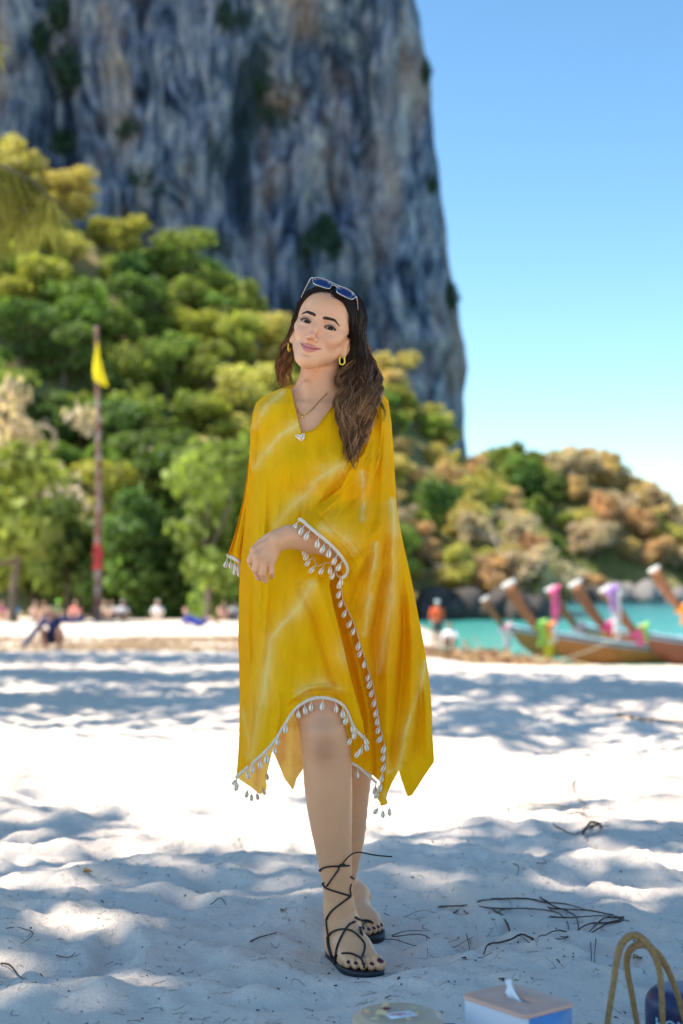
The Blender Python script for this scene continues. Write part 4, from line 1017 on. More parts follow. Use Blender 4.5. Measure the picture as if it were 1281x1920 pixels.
# ---- recessed under layer between the front fold and the shell edge
S_line = [(637, 1086), (641, 1121), (650, 1144), (661, 1165), (668, 1186), (675, 1210), (682, 1232), (689, 1255), (697, 1281), (702.5, 1306), (707, 1335), (711, 1361), (716, 1380), (720, 1396), (721.5, 1413), (721, 1430), (717, 1450), (712, 1470), (709, 1483), (708, 1498)]
uL = lut([(585, 1060), (600, 1140), (615, 1250), (640, 1330), (655, 1390), (657, 1430)]); uR = lut([(640, 1040), (646, 1086), (652, 1121), (672, 1165), (690, 1210), (704, 1255), (716, 1306), (724, 1361), (730, 1396), (732, 1430), (724, 1465), (714, 1480)])
U, V_, PX, PY = mk(uL, uR, [(0, 1060), (1, 1050)], [(0, 1430), (.5, 1448), (1, 1474)], 70, 220)
D = 3.425 + .030 * U + fold(PX, PY, [(640, 1130), (668, 1230), (690, 1330), (700, 1440)], 8, 9) + fold(PX, PY, [(622, 1120), (652, 1230), (675, 1330), (680, 1440)], 7, -7) + fold(PX, PY, [(700, 1380), (708, 1460)], 6, -6)
lim = body_depth(PX, PY, torso_bvh) - .008; D = np.minimum(D, np.where(lim < 8, lim, 9)); D = blur(D, 8)
D = np.minimum(D, 3.9)
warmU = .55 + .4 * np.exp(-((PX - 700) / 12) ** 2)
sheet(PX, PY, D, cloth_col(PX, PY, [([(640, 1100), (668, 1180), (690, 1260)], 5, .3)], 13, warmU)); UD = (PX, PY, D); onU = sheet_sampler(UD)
# ---- the draped sleeve side (image right)
dL = lut([(694, 738), (700, 770), (697, 810), (682, 850), (652, 887), (640, 915), (612, 936), (587, 954), (563, 974), (565, 978), (580, 991), (598, 1005), (616, 1020), (630, 1035), (642, 1050), (648, 1060), (651, 1070), (645, 1080)] + S_line + [(713, 1505), (714, 1513)])
dR = lut([(716, 738), (728, 750), (734, 790), (737, 830), (740, 880), (742, 915), (744, 949), (750, 985), (757.5, 1024), (767, 1065), (775, 1103), (782, 1140), (788, 1172), (794, 1205), (799, 1234), (804, 1265), (807, 1292), (810, 1335), (811, 1378), (813, 1405), (814, 1427), (808, 1445), (803, 1460), (798, 1475), (790, 1492)])
bot = [(0, 1511), (.10, 1510), (.19, 1506), (.23, 1480), (.27, 1462), (.33, 1444), (.44, 1462), (.56, 1478), (.69, 1493), (.78, 1491), (.86, 1466), (1, 1430)]
U, V_, PX, PY = mk(dL, dR, [(0, 738), (1, 738)], bot, 190, 380)
D = np.interp(PY, [738, 800, 870, 930, 975, 1010, 1070, 1150, 1300, 1510], [3.50, 3.45, 3.43, 3.40, 3.34, 3.325, 3.36, 3.40, 3.42, 3.43]) 
fwd = np.exp(-((PX - 600) / 75) ** 2 - ((PY - 1000) / 65) ** 2) * .075                      # sleeve mouth comes forward round the forearm
D = D - fwd + .09 * np.clip((PX - 640) / 150, 0, 1) ** 1.5 * sstep(1500, 900, PY) + .045 * U ** 3
lim = body_depth(PX, PY) - .009; limv = np.where(lim < 8, lim, 9)
fr = np.full((960, 700), 9.0); _x = (FD[0] / 2).astype(int); _y = (FD[1] / 2).astype(int); np.minimum.at(fr, (_y.ravel(), _x.ravel()), (FD[2] - .010).ravel())
for _ in range(2): fr = np.minimum(fr, np.minimum(np.roll(fr, 1, 0), np.roll(fr, 1, 1)))
limv = np.minimum(limv, fr[np.clip((PY / 2).astype(int), 0, 959), np.clip((PX / 2).astype(int), 0, 699)])
limv = np.minimum(limv, blur(limv, 12)); D = np.minimum(D, limv); D = np.minimum(blur(D, 30), limv); D = blur(D, 6)
Fd = 0
for ln, w, a, sd in (([(700, 860), (690, 960), (672, 1030), (662, 1075)], 13, 9, 0), ([(722, 850), (716, 960), (700, 1080), (688, 1180)], 11, 12, 0), ([(733, 880), (738, 1000), (742, 1120), (728, 1250), (725, 1400)], 11, 14, 0),
        ([(706, 1000), (686, 1060), (668, 1110), (664, 1150)], 8, -9, 0), ([(728, 1000), (716, 1100), (702, 1190), (708, 1280)], 8, -12, 0), ([(750, 1050), (758, 1180), (748, 1320), (735, 1440)], 9, -13, 0), ([(757, 1060), (776, 1200), (772, 1330), (755, 1430)], 10, 14, 0),
        ([(775, 1150), (790, 1260), (786, 1360), (770, 1460)], 8, -9, 0), ([(715, 980), (690, 1020), (655, 1045)], 7, 6, 0), ([(705, 1015), (675, 1065), (652, 1090)], 6, 7, 0), ([(732, 1030), (700, 1110), (676, 1160)], 6, 8, 0),
        ([(770, 1380), (776, 1450), (786, 1490)], 8, 6, 0), ([(730, 1380), (726, 1450), (722, 1500)], 6, 8, 0), ([(664, 900), (640, 930), (600, 962)], 6, 7, 0), ([(690, 880), (668, 925), (640, 960)], 8, -6, 0),
        ([(790, 1250), (800, 1330), (802, 1420)], 6, 9, 0), ([(715, 760), (722, 820), (716, 900)], 6, 6, 0), ([(704, 780), (708, 840), (700, 900)], 5, -5, 0), ([(587, 955), (610, 975), (628, 1000), (640, 1020)], 3, -3, 0)):
    Fd = Fd + fold(PX, PY, ln, w, a, sd)
ph = (PX - 690) / (22 + (PY - 760) * .035); Fd = Fd + .0055 * sstep(1000, 1250, PY) * np.sin(ph * 4.0 + .6 * np.sin(PY / 90))
Fd = Fd + .0012 * fbm(PX / 9 + PY / 60, PY / 60, 0, 3, 81) + .003 * fbm(PX / 20, PY / 110, 0, 2, 82)
D = D + Fd; D = np.minimum(D, limv + .005); DD = (PX, PY, D); onD = sheet_sampler(DD)
dyeD = [([(680, 885), (682, 940), (680, 975)], 4, .95), ([(736, 940), (740, 980), (738, 1050), (733, 1130), (722, 1200), (712, 1260)], 6, .85), ([(706, 1020), (698, 1080), (690, 1140), (684, 1190)], 5, .8), ([(797, 1240), (790, 1290), (770, 1340), (757, 1385), (748, 1440)], 4, .9),
        ([(605, 990), (630, 998), (655, 1015), (665, 1030)], 11, .6), ([(715, 1400), (735, 1445)], 4, .3), ([(712, 1455), (740, 1442)], 3, .7), ([(722, 1490), (724, 1505)], 6, .5)]
sheet(PX, PY, D, cloth_col(PX, PY, dyeD, 17, .35 + .25 * fbm(PX / 60, PY / 200, 0, 2, 9)))
# inside of the sleeve mouth: the back half of the cuff, seen under the forearm
iL = lut([(568, 985), (572, 1020), (582, 1042), (596, 1066)]); iR = lut([(640, 985), (650, 1020), (652, 1060), (648, 1084)])
U, V_, PX, PY = mk(iL, iR, [(0, 985), (1, 985)], [(0, 1066), (.35, 1061), (.6, 1058), (.72, 1062), (.85, 1076), (1, 1084)], 40, 50)
D = 3.372 + .012 * np.sin(U * 7) - .03 * sstep(.8, 1, U); bd = body_depth(PX, PY); 
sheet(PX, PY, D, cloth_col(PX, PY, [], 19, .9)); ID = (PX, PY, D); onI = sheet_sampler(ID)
# ---- left sleeve flap (image left)
lL = lut([(474, 790), (468, 850), (462, 900), (455, 940), (446, 980), (436, 1015), (427, 1041), (425, 1047)]); lR = lut([(480, 790), (480, 900), (474, 980), (464, 1030), (456, 1056), (455, 1060)])
U, V_, PX, PY = mk(lL, lR, [(0, 790), (1, 790)], [(0, 1039), (1, 1056)], 36, 140)
lim = body_depth(PX, PY) - .008
D = 3.55 + .03 * (1 - U) ** 2 - .02 * np.sin(U * 3.1); D = np.minimum(D, np.where(lim < 8, lim, 9)); D = blur(D, 8) + fold(PX, PY, [(470, 860), (455, 960), (440, 1040)], 4, 7) + fold(PX, PY, [(474, 900), (464, 980), (452, 1045)], 4, -6)
sheet(PX, PY, D, cloth_col(PX, PY, [], 23, .6)); LD = (PX, PY, D); onL = sheet_sampler(LD)
U, V_, PX, PY = mk(lL, lR, [(0, 790), (1, 790)], [(0, 1041), (1, 1068)], 20, 80); sheet(PX, PY, 3.66 + .02 * U - .11 * (1 - U) ** 3, cloth_col(PX, PY, [], 24, .6))
# ---- back panel
bL = lut([(545, 722), (520, 731), (492, 745), (480, 756), (474, 775), (469, 850), (462, 940), (455, 1020), (449, 1120), (448, 1200), (451, 1300), (450, 1380), (446, 1440), (445, 1460), (452, 1475)])
bR = lut([(700, 730), (716, 740), (730, 760), (736, 830), (741, 915), (749, 985), (766, 1065), (781, 1140), (793, 1205), (803, 1265), (806, 1350), (808, 1400), (808, 1440)])
bbot = [(0, 1458), (.04, 1472), (.10, 1490), (.135, 1480), (.155, 1446), (.175, 1406), (.22, 1440), (.27, 1482), (.31, 1458), (.355, 1432), (.40, 1405), (.45, 1385), (.58, 1400), (.70, 1440), (.78, 1420), (.86, 1410), (.93, 1440), (1, 1420)]
U, V_, PX, PY = mk(bL, bR, [(0, 722), (1, 730)], bbot, 180, 260)
o = Vector((0, 0, CAMZ)); back = np.interp(PY, [722, 790, 880, 960, 1080, 1200, 1460], [3.57, 3.60, 3.62, 3.61, 3.64, 3.66, 3.66])
ed = np.interp(PY, [722, 775, 860, 1000, 1100, 1300, 1460], [3.53, 3.545, 3.55, 3.54, 3.52, 3.50, 3.475]); q = np.abs(2 * U - 1) ** 4
D = back * (1 - q) + ed * q
for i, (px, amp) in enumerate(((462, 8), (478, -9), (490, 9), (515, -8), (530, 10), (548, -9), (562, 8), (690, 9), (705, -8), (740, 10), (765, -10), (785, 8))): D = D + fold(PX, PY, [(px + (600 - px) * .15, 1150), (px, 1320), (px - 3, 1490)], 7, amp)
D = D + .004 * np.sin(PX / 6.5 + PY / 80) * sstep(1100, 1350, PY)
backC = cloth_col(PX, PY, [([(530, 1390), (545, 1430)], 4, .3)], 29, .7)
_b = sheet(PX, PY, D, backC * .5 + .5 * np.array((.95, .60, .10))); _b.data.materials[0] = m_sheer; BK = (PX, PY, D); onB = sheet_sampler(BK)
# ---- trims: braid and cowrie shells
m_braid = plain('ivory_braid', (.80, .70, .54), .8, bump=.5, bscale=900); m_shell = plain('cowrie_white', (.78, .72, .63), .28, var=.12, bscale=60, coat=.3); m_string = plain('tan_string', (.62, .42, .20), .8)
def braid(pts3, r, name='braid', mat=m_braid):
    c = smooth_curve(pts3, max(12, int(np.linalg.norm(np.diff(pts3, axis=0), axis=1).sum() / .0022))); mb = MB(); s = np.arange(len(c))
    mb.tube(c, r * (1 + .22 * np.sin(s * 2.1)), 7); mb.tube(c + np.array((.0, -.0006, -r * 1.1)), r * .55 * (1 + .3 * np.sin(s * 2.1 + 1)), 6)
    return wl(name, mb.mesh(name, mat), kaftan), c
nt = m_shell.node_tree; b = nt.nodes['Principled BSDF']; tc = nt.nodes.new('ShaderNodeTexCoord'); sx = nt.nodes.new('ShaderNodeSeparateXYZ'); nt.links.new(tc.outputs['Object'], sx.inputs[0])
ab = nt.nodes.new('ShaderNodeMath'); ab.operation = 'ABSOLUTE'; nt.links.new(sx.outputs[0], ab.inputs[0])
mr = nt.nodes.new('ShaderNodeMapRange'); mr.inputs[1].default_value = .0012; mr.inputs[2].default_value = .0004; nt.links.new(ab.outputs[0], mr.inputs[0])
az = nt.nodes.new('ShaderNodeMath'); az.operation = 'ABSOLUTE'; nt.links.new(sx.outputs[2], az.inputs[0]); mz = nt.nodes.new('ShaderNodeMapRange'); mz.inputs[1].default_value = .0088; mz.inputs[2].default_value = .0068; nt.links.new(az.outputs[0], mz.inputs[0])
ml = nt.nodes.new('ShaderNodeMath'); ml.operation = 'MULTIPLY'; nt.links.new(mr.outputs[0], ml.inputs[0]); nt.links.new(mz.outputs[0], ml.inputs[1])
nt.links.new(mixc(nt, ml.outputs[0], (.84, .72, .55), (.22, .13, .07)), b.inputs['Base Color'])
def shell_mesh():
    mb = MB(); mb.ball((0, 0, 0), 1, 14, 12); V = np.concatenate(mb.v)
    z = V[:, 2]; w = 1 - .28 * z - .10 * z * z; V = V * np.stack([.0058 * w, .0043 * w, .0100 + 0 * w], 1)
    sl = np.exp(-(V[:, 0] / .0009) ** 2) * (V[:, 1] < 0); V[:, 1] += sl * .0020
    mb.v = [V]; return mb.mesh('cowrie_shell', m_shell)
SHM = shell_mesh()
mbS = MB()
def shell(pt, ang=0.0, s=1.0, drop=.010, front=.003):
    """hangs by a short thread from pt; ang tilts it in the cloth plane"""
    pt = np.array(pt); dr = np.array((math.sin(ang), 0, -math.cos(ang)))
    c = pt + dr * (drop + .0105 * s) + np.array((0, -front, 0))
    mbS.tube([pt, c - dr * .0095 * s], .0009, 5)
    o = link('cowrie_shell', SHM, kaftan); o.location = Vector(c - WO); o.scale = (s, s, s)
    o.rotation_euler = (0, -ang + random.uniform(-.15, .15), random.uniform(-.6, .6)); return o
jig = lambda a: random.uniform(-a, a)
hp = np.array([onF(x, y - 1, .004) for x, y in hem]); hp[:, 1] = np.minimum(hp[:, 1], np.convolve(np.pad(hp[:, 1], 1, 'edge'), [1 / 3] * 3, 'valid')); _, hc = braid(hp, .0031)
def near_px(c3, px, py):
    qx, qy = proj(c3); return c3[((qx - px) ** 2 + (qy - py) ** 2).argmin()]
for px, py in ((446, 1456), (468, 1440), (480, 1430), (492, 1420), (503, 1410), (515, 1395), (527, 1376), (541, 1352), (560, 1325), (572, 1317), (585, 1312), (607, 1309), (629, 1314), (643, 1323), (652, 1335), (659, 1351), (663, 1362)): shell(near_px(hc, px, py), jig(.25), random.uniform(.9, 1.08))
for px, py, a in ((683, 1386, .3), (686, 1396, .1), (681, 1404, -.4), (676, 1411, -.5), (664, 1388, -.7)): shell(P(px, py - 8, 3.37), a, .95, .006)
# cuff
cuff = [(560, 974), (565, 975), (580, 988), (598, 1003), (616, 1018), (630, 1032), (641, 1046), (648, 1058), (651, 1068), (648, 1077), (640, 1083)]
cp3 = np.array([onD(x + 1, y, .011) for x, y in cuff]); cp3[:, 1] = np.minimum(cp3[:, 1] + .004, np.convolve(np.pad(cp3[:, 1], 2, 'edge'), [.2] * 5, 'valid')); _, cc3 = braid(cp3, .0034)
for px, py in ((563, 976), (571, 984), (583, 990), (598, 1003), (610, 1013), (620, 1022), (633, 1036), (643, 1048)): shell(near_px(cc3, px, py), -.35 + jig(.2), 1.0, .011, .006)
inner = [(575, 1022), (582, 1036), (590, 1052), (596, 1062), (606, 1057), (618, 1055), (627, 1055), (629, 1068), (633, 1080), (640, 1084)]
ip = np.array([P(x, y, 3.345) for x, y in inner]); mb = MB(); mb.tube(smooth_curve(ip, 50), .0016, 6); wl('string', mb.mesh('string', m_string), kaftan)
for px, py, a in ((575, 1022, -.3), (582, 1033, -.6), (586, 1045, -.7), (594, 1058, -.7), (608, 1058, -.4), (622, 1056, -.2), (630, 1068, -.5), (638, 1078, .1)): shell(P(px, py, 3.343), a, .95, .007)
# shell edge down the drape
sp3 = np.array([onD(x + 1.5, y, .004) for x, y in S_line]); sp3[:, 1] = np.convolve(np.pad(sp3[:, 1], 2, 'edge'), [.2] * 5, 'valid'); mb = MB(); sc_ = smooth_curve(sp3, 240); mb.tube(sc_, .0015 * (1 + .25 * np.sin(np.arange(240) * 1.9)), 6); wl('string', mb.mesh('string', m_string), kaftan)
for py in (1086, 1106, 1124, 1143, 1162, 1176, 1201, 1218, 1236, 1262, 1274, 1292, 1309, 1326, 1343, 1360, 1376, 1394, 1412, 1429, 1448, 1466, 1480): 
    x = dL(np.array(float(py))); shell(near_px(sc_, float(x), py), -.35 + jig(.2), random.uniform(.92, 1.05), .003)
for px, py, a in ((712, 1508, -.5), (718, 1512, 0), (729, 1508, .1)): shell(P(px, py, 3.425), a, .95, .008)
# under layer hem
u3 = np.array([onU(x, y, .004) for x, y in ((659, 1430), (672, 1437), (686, 1449), (698, 1460), (706, 1467))]); _, uc = braid(u3, .0026)
for px, py in ((670, 1438), (704, 1466), (708, 1474)): shell(near_px(uc, px, py), -.1, 1.0, .010)
# left cuff
l3 = np.array([onL(x, y, .004) for x, y in ((427, 1041), (436, 1045), (445, 1050), (453, 1055))]); _, lc = braid(l3, .0034)
for px, py, a in ((427, 1043, -.2), (433, 1045, 0), (439, 1048, .1), (446, 1052, .1), (449, 1060, 0), (444, 1057, -.2)): shell(P(px, py, 3.545), a, .95, .010)
# back hem shells at the lower left
for px, py, a in ((447, 1464, -.7), (450, 1474, -.6), (466, 1485, -.3), (473, 1491, -.1), (482, 1489, .1), (492, 1480, .3), (499, 1452, .2)): shell(onB(px, py - 6, .003), a, .9, .004)
# hanging strings
wl('thread', mbS.mesh('thread', m_braid), kaftan, kind='stuff')
# neckline piping and the pair of shells at the V
mb = MB(); vpts = [(548, 727), (551, 745), (558, 775), (567, 810)]; mb.tube(smooth_curve([onF(x - 2, y, .005) for x, y in vpts], 40), .0014, 6)
vp2 = [(567, 810), (580, 808), (592, 800), (604, 785), (616, 768), (627, 750), (634, 732)]; mb.tube(smooth_curve([onF(x + 3, y, .005) for x, y in vp2], 40), .0018, 6)
wl('neck_piping', mb.mesh('neck_piping', plain('mustard_piping', (.52, .30, .01), .8)), kaftan)
v0 = onF(564, 812, .006)
for dx, an in ((-.0035, 1.15), (.004, -.35)):
    o = link('cowrie_shell', SHM, kaftan); o.location = Vector(v0 + np.array((dx, -.005, -.010)) - WO); o.rotation_euler = (0, -an, 0); o.scale = (1.05,) * 3
# ================================================================ hair
m_hair, nt, b, out = mat_new('brown_hair')
at = nt.nodes.new('ShaderNodeAttribute'); at.attribute_name = 'tone'; nt.links.new(at.outputs['Color'], b.inputs['Base Color'])
b.inputs['Roughness'].default_value = .42; b.inputs['Specular IOR Level'].default_value = .28
ROOT = np.array((.020, .011, .007)); END1 = np.array((.21, .085, .030)); END2 = np.array((.55, .28, .11))
def raster(*Ss):
    r = np.full((960, 700), 9.0)
    for S in Ss: np.minimum.at(r, ((S[1] / 2).astype(int).ravel(), np.clip((S[0] / 2).astype(int), 0, 699).ravel()), S[2].ravel())
    for _ in range(3): r = np.minimum(r, np.minimum(np.minimum(np.roll(r, 1, 0), np.roll(r, 1, 1)), np.minimum(np.roll(r, -1, 0), np.roll(r, -1, 1))))
    return r
CR = raster(FD, DD)
# scalp cap
capc = H(0, 30, -14); th = np.linspace(0, math.pi, 60); ph_ = np.linspace(0, 2 * math.pi, 90, endpoint=False); TT, PP = np.meshgrid(th, ph_, indexing='ij')
lx = 73.5 * np.sin(TT) * np.cos(PP); lz = 91 * np.sin(TT) * np.sin(PP) - 14; ly = 30 + 86 * np.cos(TT)
cV_ = HC + (np.stack([lx, ly, lz], -1).reshape(-1, 3) / 1000) @ HM.T; F = grid_faces(90, 60, True)
lu, lv, lw = lx.ravel(), ly.ravel(), lz.ravel()
hair_ok = (lv > 73 - .0175 * lu ** 2) & (lw > 10) | (lw <= 10) & (lv > np.where(lw > -12, 2, -48))
hair_ok &= ~((lw > 22) & (lv < 30))
F = F[hair_ok[F].all(1)]
me = mesh_np('scalp_hair', cV_, F, m_hair, True, {'tone': np.tile((*ROOT * .8, 1), (len(cV_), 1))}); wl('scalp_hair', me)
rg = np.random.default_rng(12)
def on_head(theta, w, off):
    k = math.sqrt(max(.02, 1 - ((w + 14) / (92)) ** 2)); return H((72 + off) * math.sin(theta) * k + 2, 30 + (84 + off) * math.cos(theta) * k, w)
HV = []; HF = []; HCOL = []; nV = 0
def strand(pts, r0, tone, npt=30):
    global nV
    c = smooth_curve(pts, npt); T = np.gradient(c, axis=0); T /= np.linalg.norm(T, axis=1)[:, None] + 1e-9
    A = np.cross(T, (.1, 1, .2)); A /= np.linalg.norm(A, axis=1)[:, None] + 1e-9; Bn = np.cross(T, A)
    t = np.linspace(0, 1, npt); r = (r0 * np.minimum(1, 1.15 - t ** 4))[:, None]
    ring = np.stack([c + A * r, c + (-.5 * A + .866 * Bn) * r, c + (-.5 * A - .866 * Bn) * r], 1).reshape(-1, 3)
    HV.append(ring); HF.append(grid_faces(3, npt, True) + nV); nV += len(ring)
    k = np.clip((t - .38) / .5, 0, 1)[:, None] ** 1.1; col = ROOT * (1 - k) + tone * k
    HCOL.append(np.repeat(col, 3, 0))
def wave(pts, amp, fr, phx, start):
    c = smooth_curve(pts, 34); n = len(c); t = np.linspace(0, 1, n); e = sstep(start, start + .25, t) * amp
    c = c + np.stack([e * np.sin(fr * t * 6.28 + phx), e * .7 * np.cos(fr * t * 6.28 * .9 + phx * 1.3), 0 * t], -1); return c
def clampc(c, off):
    """keep the lock in front of the cloth and outside the body"""
    px, py = proj(c); m = (py > 735); d = CR[np.clip((py / 2).astype(int), 0, 959), np.clip((px / 2).astype(int), 0, 699)]
    lim = d - off; bad = m & (lim < 8) & (c[:, 1] > lim)
    if bad.any():
        cc = Parr(px, py, np.where(bad, lim, c[:, 1])); y = cc[:, 1].copy()
        y = np.convolve(np.pad(y, 2, 'edge'), [.2] * 5, 'valid'); y = np.where(m & (lim < 8), np.minimum(y, lim), y); return Parr(px, py, y)
    return c
LOCKS = []
for i in range(74): LOCKS.append(('F', i))
for i in range(26): LOCKS.append(('S', i))
for i in range(40): LOCKS.append(('L', i))
for i in range(34): LOCKS.append(('K', i))
for i in range(30): LOCKS.append(('T', i))
for i in range(10): LOCKS.append(('U', i))
for kind, i in LOCKS:
    s = -1 if kind in 'LU' else 1
    if kind == 'K': s = 1 if i % 2 else -1
    q = rg.random()
    w0 = {'T': 0, 'U': 0, 'F': 62 - 120 * q, 'S': 40 - 95 * q, 'L': 60 - 110 * q, 'K': -20 - 62 * q}[kind]
    off = 2 + 9 * rg.random() + (4 if kind != 'L' else 0); w1 = {'T': 0, 'U': 0, 'F': 24 - 62 * q, 'S': -10 - 50 * q, 'L': 18 - 60 * q, 'K': -55 - 25 * q}[kind]
    if kind in 'TU': w0 = 66 - 22 * q; off = 1.5 + 4 * rg.random(); w1 = (34 if kind == 'T' else 24) - 30 * q
    head = []
    for k, th_ in enumerate(np.linspace(R(3), R(88), 6)):
        f = k / 5; ww = w0 + (w1 - w0) * f ** 1.2
        head.append(on_head(s * th_, min(ww, 66), off * (.35 + .65 * min(1, f * 2.2)) + (3 * math.sin(f * 3.1))))
    a = rg.normal()
    if kind in 'TF':
        u1 = rg.random() * 2 - 1; end = 800 + 92 * (1 - abs(u1) ** 1.5 * .8) * (.6 + .4 * rg.random()) if rg.random() < .8 else 740 + 80 * rg.random()
        tg = [(671 + 13 * u1, 668, 3.54), (668 + 27 * u1, 715, 3.485), (668 + 31 * u1, 762, 3.44), (668 + 27 * u1, 805, 3.42), (664 + 20 * u1, 842, 3.40), (658 + 9 * u1, 875, 3.39), (655 + 4 * u1, 893, 3.39)]
        if kind == 'T' and rg.random() < .6: tg[0] = (652 + 9 * u1, 672, 3.575); tg[1] = (655 + 17 * u1, 715, 3.50)
    elif kind == 'S':
        u1 = rg.random(); end = 735 + 55 * rg.random()
        tg = [(681 + 10 * u1, 662, 3.57), (690 + 14 * u1, 700, 3.55), (697 + 14 * u1, 735, 3.50), (700 + 15 * u1, 765, 3.47), (702 + 13 * u1, 800, 3.46)]
    elif kind in 'LU':
        u1 = rg.random(); end = 700 + 36 * rg.random()
        tg = [(544 - 10 * u1, 655, 3.56), (540 - 16 * u1, 685, 3.575), (541 - 17 * u1, 710, 3.585), (544 - 13 * u1, 735, 3.60)]
    else:
        u1 = rg.random() * 2 - 1; end = 800 + 80 * rg.random()
        tg = [(604 + 45 * u1, 670, 3.63), (604 + 48 * u1, 720, 3.645), (604 + 50 * u1, 790, 3.66), (604 + 48 * u1, 890, 3.67)]
    tg = [t for t in tg if t[1] < end + 12]
    pts = head + [P(x, y, d) for x, y, d in tg]
    amp = {'F': .015, 'T': .013, 'U': .008, 'S': .013, 'L': .009, 'K': .008}[kind] * rg.uniform(.6, 1.3); fr = rg.uniform(2.6, 3.8); phx = rg.random() * 6.28
    lt = END1 * rg.uniform(.35, 1.1) if rg.random() < .62 else END2 * rg.uniform(.5, 1.0)
    c0 = wave(np.array(pts), amp, fr, phx, .48)
    n = {'F': 34, 'T': 26, 'U': 18, 'S': 26, 'L': 24, 'K': 16}[kind]
    A = rg.normal(size=3) * .003
    for j in range(n):
        o1 = rg.normal(size=3) * (.0042 if kind in 'FST' else .0036); o2 = rg.normal(size=3) * .0045; t = np.linspace(0, 1, len(c0))[:, None]
        cc = c0 + o1 * .85 * (.5 + .5 * np.sin(t * 3.14)) * (1.25 - t ** 2) + o2 * np.sin(t * rg.uniform(6, 11) + rg.random() * 6) * .55 * t
        nh = 10; 
        cut = rg.uniform(.9, 1.0) if rg.random() < .85 else rg.uniform(.7, .9); cc = cc[:max(12, int(len(cc) * cut))]
        cc = clampc(cc, .006 + .022 * rg.random()) if kind in 'FST' else cc
        strand(cc, rg.uniform(.0005, .00095) if j > 1 else .0012, lt * rg.uniform(.55, 1.5), 28)
# flyaways
for i in range(90):
    s = rg.choice([-1, 1]); q = rg.random(); w0 = 55 - 100 * q
    head = [on_head(s * t_, w0 - 30 * t_, 8 + 5 * rg.random()) for t_ in np.linspace(R(4), R(85), 5)]
    x0 = 690 if s > 0 else 530; e = [P(x0 + rg.normal() * 9, 670 + 20 * rg.random(), 3.56), P(x0 + (14 if s > 0 else -4) + rg.normal() * 12, 715 + 30 * rg.random(), 3.55)]
    strand(wave(np.array(head + e), .008, rg.uniform(1.5, 3), rg.random() * 6, .5), .00045, END1, 26)
me = mesh_np('hair', np.concatenate(HV), np.concatenate(HF), m_hair, True, {'tone': np.concatenate([np.concatenate(HCOL), np.ones((nV, 1))], 1)}); wl('hair', me)
print('hair', nV)
# ================================================================ sunglasses on the hair
m_silver = plain('silver_frame', (.62, .60, .58), .22, 1.0); m_lens = plain('blue_mirror_lens', (.006, .028, .14), .10, .5, coat=.6)
gl = link('sunglasses', None, woman); o_ = P(627, 538.5, 3.438)
gx = P(650.6, 548.5, 3.445) - P(602.5, 528, 3.440); gx /= np.linalg.norm(gx)
gz = np.array((0, -.50, .86)); gz -= gx * gx.dot(gz); gz /= np.linalg.norm(gz)       # lens "up" leans back over the head
gz = np.array((.10, .60, .74)); gz -= gx * gx.dot(gz); gz /= np.linalg.norm(gz); gn = np.cross(gx, gz)
if gn[1] > 0: gn = -gn
G = lambda x, z, n=0: o_ + (gx * x + gz * z + gn * n) / 1000
def lens_outline(s, n=40):
    out_ = []
    for k in range(n):
        a = 2 * math.pi * k / n; c, sn = math.cos(a), math.sin(a); e = .62
        x = 24.0 * abs(c) ** e * np.sign(c); z = 15.5 * abs(sn) ** e * np.sign(sn)
        z -= .0 if sn > 0 else -1.5 * c * s; x -= (2.5 if sn < 0 else 0) * s * -1 * (1 if c * s > 0 else 0) * -1
        out_.append((s * 32 + x, z, -((s * 32 + x) / 60) ** 2 * 7))
    return out_
for s in (-1, 1):
    ol_ = [G(*p) for p in lens_outline(s)]; mb = MB(); mb.tube(np.array(ol_ + ol_[:2]), .00125, 6, False); wl('rim', mb.mesh('rim', m_silver), gl)
    c = np.mean(ol_, 0); V = [c + gn * .0012] + [c + (p - c) * .5 + gn * .0009 for p in ol_] + ol_ + [c - gn * .0008] ; n = len(ol_)
    T = [(0, 1 + k, 1 + (k + 1) % n) for k in range(n)] + [(1 + 2 * n, 1 + n + (k + 1) % n, 1 + n + k) for k in range(n)]
    Q = [(1 + k, 1 + n + k, 1 + n + (k + 1) % n, 1 + (k + 1) % n) for k in range(n)]
    wl('lens', mesh_np('lens', np.array(V), [np.array(T), np.array(Q)], m_lens, True), gl)
    mb = MB(); hz = G(s * 58, 9, -8); up = G(s * 62, 7, -12); bk = H(s * 76, 62, 18) ; e = H(s * 77, 28, -18)
    mb.tube(smooth_curve([G(s * 55, 10, -6), hz, up, bk, e], 20), .0013, 6); mb.ball(hz, .0022, 8, 6)
    wl('temple_arm', mb.mesh('temple_arm', m_silver), gl)
mb = MB(); mb.tube(smooth_curve([G(-26, 14, -1), G(0, 13.0, 0), G(26, 14, -1)], 10), .0011, 6); mb.tube(smooth_curve([G(-9, 4, -1), G(0, 7, .5), G(9, 4, -1)], 8), .0013, 6)
wl('bridge', mb.mesh('bridge', m_silver), gl)
